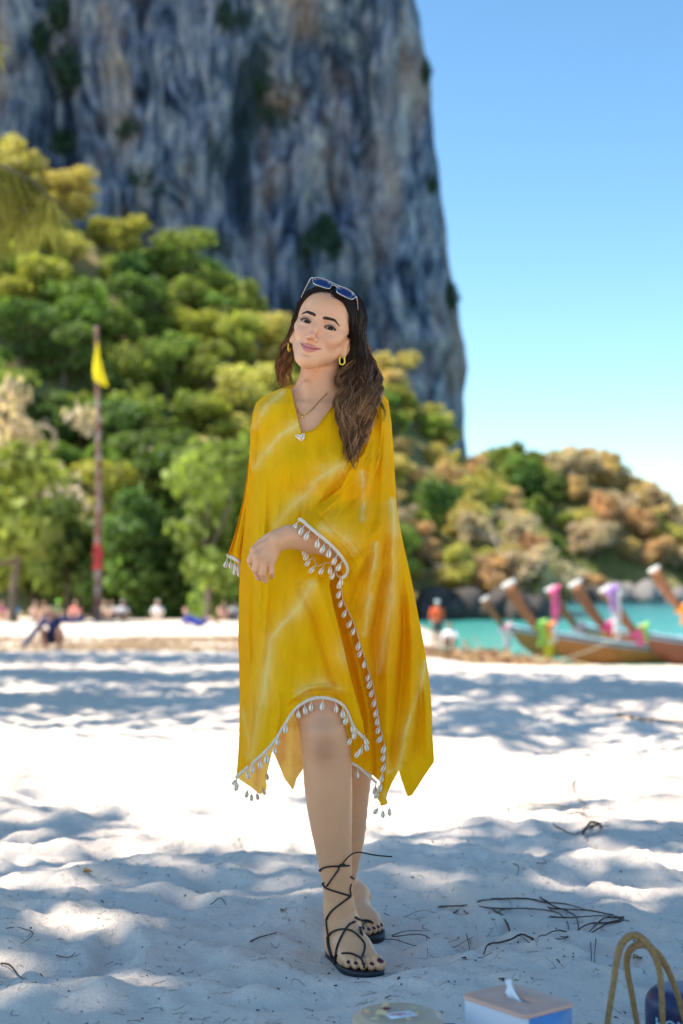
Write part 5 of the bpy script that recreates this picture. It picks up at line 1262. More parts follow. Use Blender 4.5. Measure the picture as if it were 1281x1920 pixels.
# earrings, necklace
m_gold = plain('yellow_gold', (.80, .55, .12), .28, .9); m_yel = plain('yellow_earring_enamel', (.72, .52, .05), .3, .35, coat=.4)
for cx, cy, dd in ((641.5, 676, 3.50), (542.5, 651, 3.55)):
    ex_ = 1.0 if cx > 600 else .35
    c = P(cx, cy, dd); mb = MB(); pts = []
    for k in range(25):
        a = math.pi * (1 + k / 24) * 1.0; a = math.radians(150 + 240 * k / 24); x = .0062 * math.cos(a); z = .0062 * math.sin(a) ; z = z - .004 if z < 0 else z + .004
        pts.append(c + np.array((x, .0015 * math.sin(a), z)))
    pts = [c + np.array((-.0058 * ex_, -.005 * (1 - ex_), .0095))] + [c + np.array((-.0062 * math.cos(t_) * ex_, -.0055 * (1 - ex_) * math.cos(t_), -.0035 - .0066 * math.sin(t_))) for t_ in np.linspace(0, math.pi, 15)] + [c + np.array((.0058 * ex_, .005 * (1 - ex_), .0095))]
    mb.tube(smooth_curve(pts, 30), .0024, 8); mb.tube([c + np.array((-.005 * ex_, 0, .009)), c + np.array((0, 0, .012)), c + np.array((.005 * ex_, 0, .009))], .0016, 6)
    wl('earring', mb.mesh('earring', m_yel))
nk = [(549, 738), (552, 752), (557, 766), (563, 775), (569, 779), (576, 776), (585, 768), (595, 757), (604, 747), (613, 737)]
npn = np.array([hit(x, y, .002) for x, y in nk]); mb = MB(); cc = smooth_curve(npn, 120); mb.tube(cc, .00075 * (1 + .3 * np.sin(np.arange(120) * 2.4)), 5); mb.tube(smooth_curve(npn + (0, -.0005, -.003), 60), .0005, 4); q = hit(568, 783, .003)
mb.ball(q, (.003, .002, .004), 8, 6); mb.ball(hit(562, 776, .003), (.0035, .002, .002), 8, 6); mb.ball(hit(573, 778, .003), .0024, 8, 6); wl('necklace', mb.mesh('necklace', m_gold))
# ================================================================ sandals
m_sole = plain('black_rubber_sole', (.014, .017, .024), .55, var=.3, bscale=40); m_lace = plain('black_lace', (.012, .010, .010), .65); m_nub = plain('sole_edge', (.10, .09, .07), .8)
def sole(F, med_sign):
    a = [-.035, -.01, .05, .13, .3, .45, .6, .72, .85, .95, 1.02, 1.055]; wm = [0, .020, .030, .033, .029, .031, .041, .047, .047, .042, .026, 0]; wo_ = [0, .020, .030, .033, .033, .038, .043, .045, .039, .028, .014, 0]
    top = [F(x, w, 0) for x, w in zip(a, wm)] + [F(x, -w, 0) for x, w in list(zip(a, wo_))[-2:0:-1]]
    top = smooth_curve(top + [top[0]], 72)[:-1]; top[:, 2] = SOLE + .001; n = len(top); c = top.mean(0)
    V = [top, top * 1 - (0, 0, .006), c + (top - c) * .985 - (0, 0, .0075), c + (top - c) * .99 - (0, 0, .020)]
    dish = c + (top - c) * .93; dish[:, 2] -= .0012
    V = np.concatenate([V[0], V[1], V[2], V[3], dish, [c - (0, 0, .0012)]]); Q = []; T = []
    for r0, r1 in ((0, 1), (1, 2), (2, 3)):
        for k in range(n): Q.append((r0 * n + k, r1 * n + k, r1 * n + (k + 1) % n, r0 * n + (k + 1) % n))
    for k in range(n): Q.append((4 * n + k, k, (k + 1) % n, 4 * n + (k + 1) % n)); T.append((5 * n, 4 * n + k, 4 * n + (k + 1) % n))
    return mesh_np('sole', V, [np.array(Q), np.array(T)], m_sole, False)
zf = lambda x, y: (540 + x / 3.427, 1300 + y / 3.427)
def lace(pl, dflt, off=.0026):
    pts = []; last = dflt
    for i, (x, y) in enumerate(pl):
        px, py = zf(x, y); h = hit(px, py, off)
        for k in range(1, 18):
            if h is not None and h[1] <= dflt + .25: break
            h = hit(px - k, py, off)
        if h is None or h[1] > dflt + .25: h = P(px, py, last)
        last = h[1]; pts.append(h)
    return pts
def sandal(F, sgn, lines, dflt, nm):
    sd = link('sandal', None, woman); wl('sole', sole(F, sgn), sd); mb = MB()
    for pl, r in lines:
        dense = smooth_curve(pl, max(4, len(pl) * 4)); pts = np.array(lace(dense.tolist(), dflt)); y = pts[:, 1]
        if len(y) > 8: pts = np.stack([np.convolve(np.pad(pts[:, k], 1, 'edge'), [.25, .5, .25], 'valid') for k in range(3)], 1)
        mb.tube(pts, r, 6)
    return sd, mb
RL = [([(205, 1140), (225, 1122), (270, 1110), (325, 1108), (392, 1106)], .0023), ([(330, 1122), (290, 1180), (250, 1240)], .0021), ([(225, 1215), (240, 1243), (270, 1258), (330, 1278), (402, 1302)], .0022), ([(402, 1302), (345, 1345), (280, 1400), (250, 1450)], .0022),
      ([(249, 1450), (253, 1500), (262, 1560)], .0022), ([(262, 1560), (290, 1530), (350, 1515), (410, 1530), (450, 1560), (492, 1612), (488, 1660), (470, 1710)], .0024), ([(432, 1468), (395, 1485), (370, 1520), (340, 1580), (318, 1640), (312, 1682)], .0024),
      ([(315, 1682), (360, 1672), (410, 1676), (450, 1695), (474, 1714), (490, 1765)], .0024), ([(260, 1560), (266, 1620), (285, 1680), (303, 1722)], .0042), ([(318, 1680), (308, 1702), (300, 1740)], .0044), ([(320, 1120), (340, 1100), (362, 1100)], .0034)]
sdR, mb = sandal(FR, 1, RL, 3.47, 'right')
_k = hit(*zf(338, 1110), .003); fr_ = [_k, P(*zf(375, 1065), _k[1] - .004), P(*zf(420, 1028), _k[1] - .008), P(*zf(470, 1022), _k[1] - .010), P(*zf(560, 1040), _k[1] - .012), P(*zf(670, 1050), _k[1] - .012)]; mb.tube(smooth_curve(fr_, 24), .0017, 5)
# wraps going round the back of the leg
def wrap(mb, a, b_, back, r=.0021):
    m = (np.array(a) + np.array(b_)) / 2; m[1] += back; mb.tube(smooth_curve([a, (np.array(a) * .6 + m * .4) + (-.006 if a[0] < b_[0] else .006, .01, 0), m, (np.array(b_) * .6 + m * .4) + (.006, .01, 0), b_], 16), r, 5)
for (a, b_) in (((206, 1140), (392, 1106)), ((226, 1216), (402, 1302)), ((249, 1450), (430, 1470))):
    A = hit(*zf(a[0] + 8, a[1]), .002); Bp = hit(*zf(b_[0] - 12, b_[1]), .002)
    if A is not None and Bp is not None: wrap(mb, A, Bp, .062)
wl('lace', mb.mesh('lace', m_lace), sdR)
LL_ = [([(428, 1440), (450, 1452), (480, 1462), (520, 1465), (548, 1482)], .0028), ([(522, 1465), (485, 1488), (462, 1520), (468, 1550)], .0022), ([(400, 1178), (420, 1190)], .0022), ([(404, 1222), (396, 1260), (402, 1300)], .0018), ([(455, 1500), (470, 1530), (478, 1560)], .002)]
sdL, mb = sandal(FL, -1, LL_, 3.80, 'left'); wl('lace', mb.mesh('lace', m_lace), sdL)
# ================================================================ placing things on the ground where the photo shows them
def gpt(px, py, lo=1.5, hi=140):
    """where the ray through a photo position meets the sand"""
    for _ in range(46):
        m = (lo + hi) / 2; p = P(px, py, m); z = float(base_z(np.array(p[0]), np.array(p[1])))
        if p[2] > z: lo = m
        else: hi = m
    if lo < 16:
        dd = np.linspace(max(1.6, lo - 1.6), lo + 1.2, 260); q = np.array([P(px, py, v) for v in dd]); g = ground_z(q[:, 0], q[:, 1]); under = np.flatnonzero(q[:, 2] < g)
        if len(under): lo = dd[under[0]]
    p = P(px, py, lo); p[2] = float(ground_z(np.array(p[0]), np.array(p[1]))); return p
# ---------------------------------------------------------------- boats
m_wood_g = plain('golden_boat_wood', (.50, .165, .035), .6, var=.35, bscale=3); m_wood_r = plain('red_brown_boat_wood', (.25, .075, .03), .4, var=.3, bscale=3, coat=.3)
m_prow = plain('prow_wood', (.30, .12, .045), .55, var=.35, bscale=5); m_blue = plain('pale_blue_paint', (.38, .58, .68), .4, var=.1); m_whitep = plain('white_paint', (.75, .74, .70), .5, var=.1); m_seat = plain('worn_plank', (.42, .33, .22), .7, var=.3)
RIB = {k: plain(k + '_cloth', c, .7, var=.12, bscale=6) for k, c in dict(yellow=(.85, .62, .03), pink=(.85, .12, .30), white=(.80, .80, .80), purple=(.38, .22, .55), green=(.35, .70, .12), red=(.42, .035, .04), orange=(.85, .30, .04), lightpink=(.85, .45, .48)).items()}
def boat_meshes(mat, L=8.2):
    n = 26; st = []; mb = MB(); gw = MB()
    for i in range(n):
        t = i / (n - 1); x = L * t; w = .78 * (1 - (1 - min(t / .42, 1)) ** 2.0) * (1 - .45 * max(0, (t - .6) / .4) ** 2) + .03
        sh = .62 + .62 * (1 - min(t / .5, 1)) ** 2.2 + .18 * max(0, (t - .7) / .3) ** 2; kl = -.28 + .75 * (1 - min(t / .16, 1)) ** 1.6 
        sec = [(0, kl), (w * .55, kl + .07 * (1 - 0)), (w * .88, kl + (sh - kl) * .38), (w * 1.0, kl + (sh - kl) * .75), (w * 1.04, sh)]
        inn = [(w * .98, sh), (w * .9, sh - .22), (w * .5, max(kl + .16, sh - .50)), (0, max(kl + .13, sh - .54))]
        prof = [(a, b) for a, b in sec] + inn
        full = [(x - .55 * (1 - min(t / .12, 1)) * (b - kl), a, b) for a, b in prof]; neg = [(p[0], -p[1], p[2]) for p in full]
        st.append(full); st.append(neg)
    m = len(st[0])
    for s in (0, 1):
        V = np.array([st[2 * i + s] for i in range(n)]).reshape(-1, 3); F = grid_faces(m, n); mb.add(V, F if s else F[:, ::-1])
    e = np.array([p for p in st[-2]]); en = np.array([p for p in st[-1]]); mb.add(np.concatenate([e, en]), [(k, k + 1, m + k + 1, m + k) for k in range(m - 1)])
    hull = mb.mesh('hull', mat)
    for s in (0, 1):
        g = np.array([st[2 * i + s][4] for i in range(n)]); gw.tube(g + (0, 0, .02), .055, 6); gw.tube(g + (0, (.015 if s == 0 else -.015), -.14), .035, 5)
    return hull, gw.mesh('gunwale', m_blue)
HB = {'g': boat_meshes(m_wood_g), 'r': boat_meshes(m_wood_r)}
mb = MB()
for y in (-.1,): 
    out_ = [(0.0, .12), (-.42, .62), (-.78, 1.12), (-1.02, 1.55)]; wd = [.10, .13, .16, .19]; hw = [.07, .07, .075, .08]
    c = smooth_curve(np.array([(a, 0, b) for a, b in out_]), 10); W_ = np.interp(np.linspace(0, 1, 10), [0, .33, .66, 1], wd)
    T = np.gradient(c, axis=0); T /= np.linalg.norm(T, axis=1)[:, None]; N = np.cross(T, (0, 1, 0))
    ring = np.stack([c + N * W_[:, None] + (0, .07, 0), c + N * W_[:, None] - (0, .07, 0), c - N * W_[:, None] - (0, .07, 0), c - N * W_[:, None] + (0, .07, 0)], 1).reshape(-1, 3)
    mb.add(ring, np.concatenate([grid_faces(4, 10, True), [[3, 2, 1, 0], [36, 37, 38, 39]]]))
POST = mb.mesh('prow_post', m_prow, False); mb = MB(); tt = c[-1]; mb.box(tt + T[-1] * .05, (.205, .085, .06), np.stack([N[-1], (0, 1, 0), T[-1]], 1)); CAPM = mb.mesh('post_tip', m_whitep, False)
mb = MB(); mb.box((0, 0, 0), (.16, .70, .02)); PLK = mb.mesh('thwart', m_seat, False)
def sash_mesh(col, x, z, drop, w, seed, wrap=True):
    mb = MB(); rg = np.random.default_rng(seed)
    if wrap:
        a = np.linspace(0, 2 * math.pi, 22); 
        for k in range(3): mb.tube(np.stack([x + .18 * np.cos(a) + .02 * k, .13 * np.sin(a), z + .05 * k + .08 * np.cos(a) + .02 * rg.normal(size=22)], -1), .045 + .015 * rg.random(22), 7)
    for k in range(4):
        y0 = -.16 - .05 * rg.random(); xx = x - .08 + .07 * k; zz = np.linspace(z + .05, z - drop * rg.uniform(.8, 1), 9)
        l = np.stack([xx + .03 * np.sin(zz * 6 + k) - w / 2, y0 + .02 * np.cos(zz * 5 + k), zz], -1); r = l + (w, .02, 0); mid = (l + r) / 2 - (0, .03, 0)
        V = np.stack([l, mid, r, mid + (0, .03, 0)], 1).reshape(-1, 3); mb.add(V, grid_faces(4, 9, True))
    return mb.mesh('sash', RIB[col])
BOATS = [(974, 1172, 51, 'g', .26, [('lightpink', -.02, .15, .8, .06)], 'golden longtail boat farthest left, pale pink sash under its thin prow', .75),
         (1044, 1182, 46, 'g', .30, [('green', -.08, .35, .7, .07), ('yellow', .12, .10, .95, .11), ('white', .25, .25, .5, .08), ('orange', .18, .30, .4, .06)], 'golden longtail boat with yellow, green and white cloths on its wide brown prow', 1.1),
         (1108, 1170, 51, 'g', .20, [('pink', -.92, 1.50, 1.25, .08), ('lightpink', .02, .10, .35, .08)], 'longtail boat with a bright pink sash hanging from its prow tip', .95),
         (1168, 1178, 47, 'g', .22, [('pink', -.05, .28, .35, .07), ('yellow', .02, .10, 1.05, .07), ('orange', .10, .15, .5, .06)], 'longtail boat with bare pale-tipped prow and yellow cloth hanging to the waterline', 1.08),
         (1224, 1184, 45, 'r', .22, [('purple', -.90, 1.50, .75, .06), ('white', -.80, 1.35, 1.35, .07), ('pink', .0, .20, .45, .08), ('green', .12, .30, .4, .06)], 'red-brown longtail boat with purple and white sashes on its prow', 1.0),
         (1312, 1136, 40, 'r', .2, [('orange', 0, .2, .5, .08)], 'longtail boat cut by the right picture edge, only its prow showing', .8)]
for px, py, d, kd, a, sash, lab, ps in BOATS:
    p = P(px, py, d); t = thing('longtail_boat', lab, 'boat', (p[0], p[1], SEA + .02), 'longtail boats moored at the water edge', a)
    hgt = p[2] - (SEA + .02); k = hgt / 1.24
    for m_, nm in ((HB[kd][0], 'hull'), (HB[kd][1], 'gunwale')): o = link(nm, m_, t); o.scale = (1, 1, k)
    o = link('prow_post', POST, t, (-.52, 0, hgt - .25)); o.scale = (ps,) * 3; o2 = link('post_tip', CAPM, o)
    for i in range(6): q = link('thwart', PLK, t, (1.9 + i * .95, 0, (.52 + (.05 if i < 1 else 0)) * k)); q.scale = (1, (.75, .9, .98, 1, .98, .92)[i], 1)
    for j, (c_, sx_, sz_, dr, w) in enumerate(sash): link('sash', sash_mesh(c_, sx_ * ps, sz_ * ps, dr, w, j + int(px)), t, (-.52, 0, hgt - .25))
rp = [P(1190, 1182, 46.5), P(1120, 1214, 45.5), P(1050, 1238, 44.5), P(985, 1252, 43.5)]; mb = MB(); r0 = rp[0]; mb.tube(smooth_curve(np.array(rp) - r0, 20), .018, 5)
o = link('mooring_rope', mb.mesh('mooring_rope', plain('pale_rope', (.6, .52, .38), .9)), None, tuple(r0), label='pale mooring rope running down across the golden hull', category='rope')
# ---------------------------------------------------------------- flag pole
fp = gpt(182, 1166); t = thing('flagpole', 'tall rough wooden pole with a small yellow flag before the trees', 'flagpole', tuple(fp)); S_ = fp[1] / FPX
mb = MB(); top = (P(182, 612, fp[1]) - fp)[2]; n = 40; zz = np.linspace(-.3, top, n); xx = .10 * np.sin(zz / 5.5) + (P(181, 612, fp[1]) - fp)[0] * zz / top
mb.tube(np.stack([xx, 0 * zz, zz], -1), np.interp(zz, [0, top], [.235, .11]) * (1 + .05 * np.sin(zz * 3)), 9)
m_pole, nt, b, out = mat_new('weathered_red_pole'); nt.links.new(ramp(nt, ntex(nt, 1.6, 5, mscale=(.6, .6, .8)), [(.38, (.16, .055, .045)), (.5, (.22, .12, .095)), (.62, (.34, .29, .26))]), b.inputs['Base Color']); b.inputs['Roughness'].default_value = .8
link('pole', mb.mesh('pole', m_pole), t)
mb = MB(); rz = (P(182, 1043, fp[1]) - fp)[2]; z2 = np.linspace(rz - .75, rz + .7, 12); mb.tube(np.stack([.02 + 0 * z2, 0 * z2, z2], -1), .27 + .05 * np.sin(z2 * 7) + .04 * (z2 < rz - .3), 10); link('red_cloth', mb.mesh('red_cloth', RIB['red']), t)
mb = MB(); fl = [(184, 640), (186, 655), (188, 672), (192, 690), (197, 708), (203, 726)]; fl0 = [(182, 640), (178, 660), (175, 680), (174, 695), (176, 712), (190, 722)]
A = np.array([P(x, y, fp[1] - .30) for x, y in fl]) - fp; Bv = np.array([P(x, y, fp[1] - .30) for x, y in fl0]) - fp
V = []; ns = 9
for i in range(6):
    for j in range(ns): u_ = j / (ns - 1); q = Bv[i] * (1 - u_) + A[i] * u_; q = q + (0, .16 * math.sin(u_ * 9 + i * .5) * (.2 + i / 6), 0); V.append(q)
V = np.array(V); V2 = np.concatenate([V, V + (0, .015, 0)]); F = grid_faces(ns, 6); link('flag', mesh_np('flag', V2, [np.concatenate([F, F[:, ::-1] + len(V)])], plain('yellow_flag', (.85, .72, .01), .7), True), t)
# ---------------------------------------------------------------- bathers
def chn(s, *a): s.chain([p for p, r in a], [r for p, r in a], .03)
SKN = [plain('tan_skin', (.48, .27, .18), .5), plain('fair_skin', (.62, .38, .29), .5), plain('brown_skin', (.20, .10, .065), .5)]
_cm = {}
def cmat(c):
    if c not in _cm: _cm[c] = plain('cloth_colour', c, .8, var=.1, bscale=8)
    return _cm[c]
def bather(px, py, d, pose, skin, top, bottom, hair, label, group=None, rz=0, s=1.0, cap=None, h=.030):
    p = P(px, py, d); z = float(ground_z(np.array(p[0]), np.array(p[1]))) if pose != 'swim' else SEA
    t = thing('person', label, 'person', (p[0], p[1], z), group, rz); t.scale = (s, s, s)
    B = Solid(); Tp = Solid(); Bt = Solid(); v = lambda x, y, z: np.array((x, y, z), float)
    if pose == 'stand':
        hip, ch, nk, hd = v(0, 0, .92), v(0, 0, 1.28), v(0, -.01, 1.45), v(0, -.03, 1.60)
        legs = [[(v(s_ * .10, 0, .88), .085), (v(s_ * .11, -.03, .48), .06), (v(s_ * .12, .02, .10), .042), (v(s_ * .12, -.10, .04), .04)] for s_ in (-1, 1)]
        arms = [[(v(s_ * .18, 0, 1.38), .055), (v(s_ * .25, .03, 1.10), .042), (v(s_ * .22, -.10, .88), .034), (v(s_ * .20, -.14, .80), .036)] for s_ in (-1, 1)]
    elif pose == 'sit':
        hip, ch, nk, hd = v(0, 0, .14), v(0, -.04, .48), v(0, -.05, .66), v(0, -.08, .82)
        legs = [[(v(s_ * .10, 0, .13), .09), (v(s_ * .16, -.36, .42), .065), (v(s_ * .14, -.62, .10), .045), (v(s_ * .14, -.76, .05), .04)] for s_ in (-1, 1)]
        arms = [[(v(s_ * .18, -.04, .58), .052), (v(s_ * .26, -.14, .36), .042), (v(s_ * .16, -.34, .40), .034), (v(s_ * .12, -.40, .42), .036)] for s_ in (-1, 1)]
    elif pose == 'crouch':
        hip, ch, nk, hd = v(.02, .12, .34), v(0, .02, .68), v(-.03, -.06, .84), v(-.06, -.14, .96)
        legs = [[(v(s_ * .11, .10, .32), .10), (v(s_ * .20, -.30, .52), .075), (v(s_ * .15, -.14, .10), .05), (v(s_ * .15, -.26, .045), .042)] for s_ in (-1, 1)]
        arms = [[(v(-.20, 0, .76), .06), (v(-.44, -.06, .48), .047), (v(-.66, -.12, .18), .036), (v(-.76, -.14, .06), .04)], [(v(.20, 0, .78), .06), (v(.46, -.02, .76), .047), (v(.72, -.04, .82), .038), (v(.84, -.05, .84), .04)]]
    elif pose == 'lie':
        hip, ch, nk, hd = v(0, 0, .14), v(-.30, .0, .30), v(-.42, -.02, .44), v(-.46, -.04, .60)
        legs = [[(v(.08, s_ * .1, .13), .09), (v(.42, s_ * .12, .30), .065), (v(.75, s_ * .1, .08), .045), (v(.85, s_ * .1, .12), .04)] for s_ in (-1, 1)]
        arms = [[(v(-.38, s_ * .17, .38), .05), (v(-.52, s_ * .22, .16), .042), (v(-.32, s_ * .24, .06), .034)] for s_ in (-1, 1)]
    else:
        hip, ch, nk, hd = v(0, 0, -.6), v(0, 0, -.15), v(0, 0, .05), v(0, -.02, .20)
        legs = [[(v(s_ * .1, 0, -.62), .085), (v(s_ * .1, 0, -1.0), .06)] for s_ in (-1, 1)]; arms = [[(v(s_ * .18, 0, -.05), .05), (v(s_ * .34, -.2, -.08), .04), (v(s_ * .2, -.4, .0), .036)] for s_ in (-1, 1)]
    B.chain([hip, (hip + ch) / 2, ch], [.13, .115, .135], .05); B.cap(ch + (nk - ch) * .4 + (arms[0][0][0] - ch) * (.5, .5, 0), ch + (nk - ch) * .4 + (arms[1][0][0] - ch) * (.5, .5, 0), .07, .07, .06)
    B.cap(ch, nk, .06, .05, .05); B.cap(nk, hd, .05, .055, .02); B.ell(hd, (.078, .098, .115), k=.02); B.ell(hd + (0, -.095, -.02), (.015, .02, .018), k=.015)
    for L in legs + arms: B.chain([a for a, r in L], [r for a, r in L], .03)
    V, Q = B.poly(h); link('body', mesh_np('body', V, Q, SKN[skin], True), t)
    if top:
        up = (nk - hip) / np.linalg.norm(nk - hip); Tp.chain([hip + up * .02, (hip + ch) / 2, ch], [.148, .135, .155], .05); A0, A1 = arms[0][0][0], arms[1][0][0]; Tp.cap(A0 * .8 + ch * .2, A1 * .8 + ch * .2, .08, .08, .06)
        for L in arms: Tp.chain([a for a, r in L][:3 if pose == 'crouch' else 2], [r + .02 for a, r in L][:3 if pose == 'crouch' else 2], .03)
        V, Q = Tp.poly(h); link('shirt', mesh_np('shirt', V, Q, cmat(top), True), t)
    if bottom:
        Bt.ell(hip, (.16, .15, .13), k=.03)
        for L in legs: Bt.cap(L[0][0], L[0][0] + (L[1][0] - L[0][0]) * .75, L[0][1] + .025, L[1][1] + .03, .03)
        V, Q = Bt.poly(h); link('shorts', mesh_np('shorts', V, Q, cmat(bottom), True), t)
    Hh = Solid(); Hh.ell(hd + (0, .022, .030), (.088, .100, .105), k=.02); Hh.ell(hd + (0, -.10, -.05), (.07, .06, .075), k=.02, op=-1)
    V, Q = Hh.poly(h * .7); link('hair', mesh_np('hair', V, Q, cmat(hair), True), t)
    if cap:
        C_ = Solid(); C_.ell(hd + (0, .01, .075), (.105, .115, .075), k=.02); C_.ell(hd + (0, -.09, .055), (.09, .10, .018), k=.02); V, Q = C_.poly(h * .7); link('cap', mesh_np('cap', V, Q, cmat(cap), True), t)
    return t
dk = (.03, .02, .015); gb = 'bathers at the far left end of the beach'
bather(100, 1220, gpt(100, 1222)[1], 'crouch', 2, (.006, .014, .085), (.005, .010, .05), (.30, .22, .14), 'man in dark blue long sleeves crouching on the sand with both arms spread', h=.024)
for px, pose, sk, tp, bt, hr, cap, lab, rz in ((3, 'sit', 0, (.45, .12, .22), None, dk, None, 'bather in dark pink sitting at the left picture edge', .4), (27, 'sit', 1, (.03, .25, .55), (.03, .2, .5), (.25, .14, .07), None, 'brown haired bather in blue sitting near the left edge', -.2),
        (66, 'sit', 1, None, (.10, .12, .2), dk, None, 'bare chested bather sitting between the blue bather and the crouching man', .3), (84, 'sit', 0, None, (.3, .3, .3), (.12, .07, .04), None, 'bather with bare shoulders directly behind the crouching man', -.3),
        (110, 'sit', 0, (.10, .25, .08), (.1, .1, .1), dk, (.25, .75, .06), 'bather with a lime green cap behind the crouching man', .1), (142, 'sit', 1, (.85, .28, .25), (.3, .1, .1), (.3, .18, .1), None, 'bather in a coral pink top left of the flagpole', 0),
        (196, 'sit', 1, (.62, .50, .36), (.5, .42, .3), (.2, .12, .08), None, 'bather in beige just right of the flagpole', .2), (211, 'sit', 0, (.50, .44, .42), (.3, .3, .3), dk, None, 'bather in grey beige, second right of the flagpole', -.4),
        (230, 'sit', 2, (.75, .75, .78), (.03, .03, .05), (.5, .5, .5), None, 'bather in a white top, third right of the flagpole', .2), (296, 'sit', 0, (.85, .85, .87), (.7, .7, .7), (.6, .6, .6), None, 'lone bather in white midway between flagpole and woman', 0),
        (372, 'lie', 1, (.03, .05, .35), (.02, .03, .2), (.3, .17, .1), None, 'bather in deep blue reclining on the sand left of the woman', 0), (418, 'sit', 1, (.70, .40, .33), None, (.45, .3, .18), None, 'fair haired bather low on the sand left of the woman', .5), (440, 'sit', 0, (.75, .75, .78), (.1, .1, .3), dk, None, 'bather in white partly hidden by the yellow kaftan', 0)):
    bather(px, 1165, 84 if pose == 'sit' else 66, pose, sk, tp, bt, hr, lab, gb, rz, 1.28, cap)
pr = gpt(820, 1212); bather(820, 1212, pr[1], 'stand', 0, (.75, .13, .04), (.10, .10, .09), dk, 'standing person in an orange red top and pale teal hat beside the water', None, .3, 1.12, (.35, .50, .52))
pr = gpt(843, 1214); bather(844, 1214, pr[1], 'sit', 0, (.85, .85, .87), (.02, .02, .03), dk, 'seated person in a white shirt and black shorts beside the one in orange', None, -.2, 1.1)
bather(872, 1208, 58, 'swim', 1, None, None, (.2, .1, .06), 'swimmer with head and shoulders above the turquoise water')
# ---------------------------------------------------------------- driftwood, debris, twigs
m_twig = plain('dark_twig', (.075, .040, .028), .85, var=.4, bscale=60); m_twig2 = plain('brown_stick', (.34, .19, .10), .85, var=.4, bscale=20)
def twig(pls, r, label, mat=None, lift=.004, knots=True, name='twig', f=1.0, o_=(0, 0), seed=0, cat='twig', group=None):
    rg = np.random.default_rng(seed); mb = MB(); o0 = None
    for pl in pls:
        rad = r
        if isinstance(pl[0], float): rad = pl[0]; pl = pl[1:]
        c = np.array([gpt(x / f + o_[0], y / f + o_[1]) for x, y in pl]); 
        if len(c) > 2: c = smooth_curve(c, max(10, int(np.linalg.norm(np.diff(c, axis=0), axis=1).sum() / .012)))
        z = ground_z(c[:, 0], c[:, 1]); zs = np.convolve(np.pad(z, 12, 'edge'), np.ones(25) / 25, 'valid'); z = zs * .75 + z * .25 + .002; c[:, 2] = np.maximum(z, zs) + lift * (.4 + rg.random()) 
        
        if o0 is None: o0 = c[0].copy()
        n = len(c); mb.tube(c - o0, rad * .88 * np.linspace(1, .45, n) * (1 + .25 * (rg.random(n) > .85)), 5)
    return link(name, mb.mesh(name, mat or m_twig), None, tuple(o0), label=label, category=cat, **({'group': group} if group else {}))
Z4 = dict(f=2.0, o_=(640, 1680))
twig([[(365, 57), (440, 50), (540, 52), (600, 62), (690, 58), (760, 62), (820, 80), (850, 110), (850, 140)], [(370, 60), (450, 56), (530, 60), (560, 66)], [(510, 40), (600, 22), (700, 22), (760, 40), (850, 48), (930, 62), (1000, 75), (1060, 86)], [(1060, 88), (1000, 106), (920, 128), (850, 148), (760, 160), (690, 168), (665, 160)], [(1062, 92), (990, 116), (900, 140), (800, 156), (720, 164), (680, 172)], [(1060, 84), (980, 96), (900, 132), (820, 160)],
      [.0036, (720, 166), (690, 168), (665, 160), (600, 180), (550, 205), (535, 230)], [(745, 10), (790, 50), (850, 75), (885, 100), (890, 130)], [(780, 90), (850, 100), (930, 95), (1010, 90), (1080, 102)], [(560, 90), (620, 110), (660, 130), (700, 160)], [(570, 60), (620, 88), (662, 132)], [(775, 55), (800, 62), (900, 70), (1020, 76)], [(640, 60), (600, 70), (560, 90)]],
     .0026, 'big loop of dark bundled twigs on the sand right of the sandals', seed=1, cat='twig bundle', **Z4)
twig([[(160, 70), (220, 78), (300, 75), (352, 70)]], .0014, 'thin twig just left of the big twig loop', seed=2, **Z4)
twig([[(190, 152), (250, 143), (335, 146)]], .0016, 'uppermost of three thin stems right of the front sandal', seed=3, **Z4)
twig([[(190, 165), (300, 170), (400, 175), (495, 160)]], .0016, 'middle of three thin stems right of the front sandal', seed=4, **Z4)
twig([[(100, 180), (200, 182), (330, 186), (440, 178)]], .0014, 'lowest of three thin stems right of the front sandal', seed=5, **Z4)
twig([[(320, 160), (323, 200), (325, 250)]], .0012, 'short dry stalk crossing the three thin stems', seed=6, **Z4)
twig([[(955, 165), (950, 240), (947, 300)], [(935, 180), (938, 225), (940, 262)]], .0013, 'pair of upright dry stalks above the tissue box', seed=7, **Z4)
twig([[(470, 190), (490, 220)], [(480, 165), (486, 200)]], .0014, 'tiny forked stalk left of the thick twig end', seed=8, **Z4)
twig([[(530, 155), (560, 150), (570, 135), (555, 130)]], .0012, 'tiny hooked twig inside the big twig loop', seed=18, **Z4)
Z6 = dict(f=2.557, o_=(780, 1200))
twig([[(660, 920), (700, 950), (760, 965), (800, 960), (850, 932), (890, 928), (930, 926)], [.006, (800, 960), (830, 900), (860, 880), (885, 905), (890, 930)], [.006, (805, 950), (835, 905), (855, 886), (870, 905), (850, 935), (810, 945)]], .0034, 'knotted dark root loop standing out of the sand', lift=.02, seed=9, cat='root', **Z6)
twig([[(440, 835), (500, 810), (580, 800), (680, 805), (760, 812), (830, 825), (900, 835), (1010, 830)], [(720, 840), (800, 845), (880, 857)]], .0034, 'long curved stick beyond the knotted root loop', lift=.008, seed=10, **Z6)
twig([[(765, 670), (755, 730), (790, 780), (812, 800), (790, 850)], [(830, 760), (800, 770), (770, 765)]], .0024, 'thin bent stem rising behind the knotted root', lift=.012, seed=11, **Z6)
twig([[(580, 1100), (625, 1085), (612, 1055)]], .0016, 'small hooked twig below the knotted root', seed=12, **Z6)
twig([[(468, 1080), (492, 1110), (485, 1150)]], .0018, 'small curved twig left of the hooked one', seed=13, **Z6)
twig([[(300, 1278), (380, 1255), (470, 1250), (560, 1262), (640, 1275)], [(595, 1238), (640, 1275)]], .0018, 'fine twig lying just above the big twig loop', seed=17, **Z6)
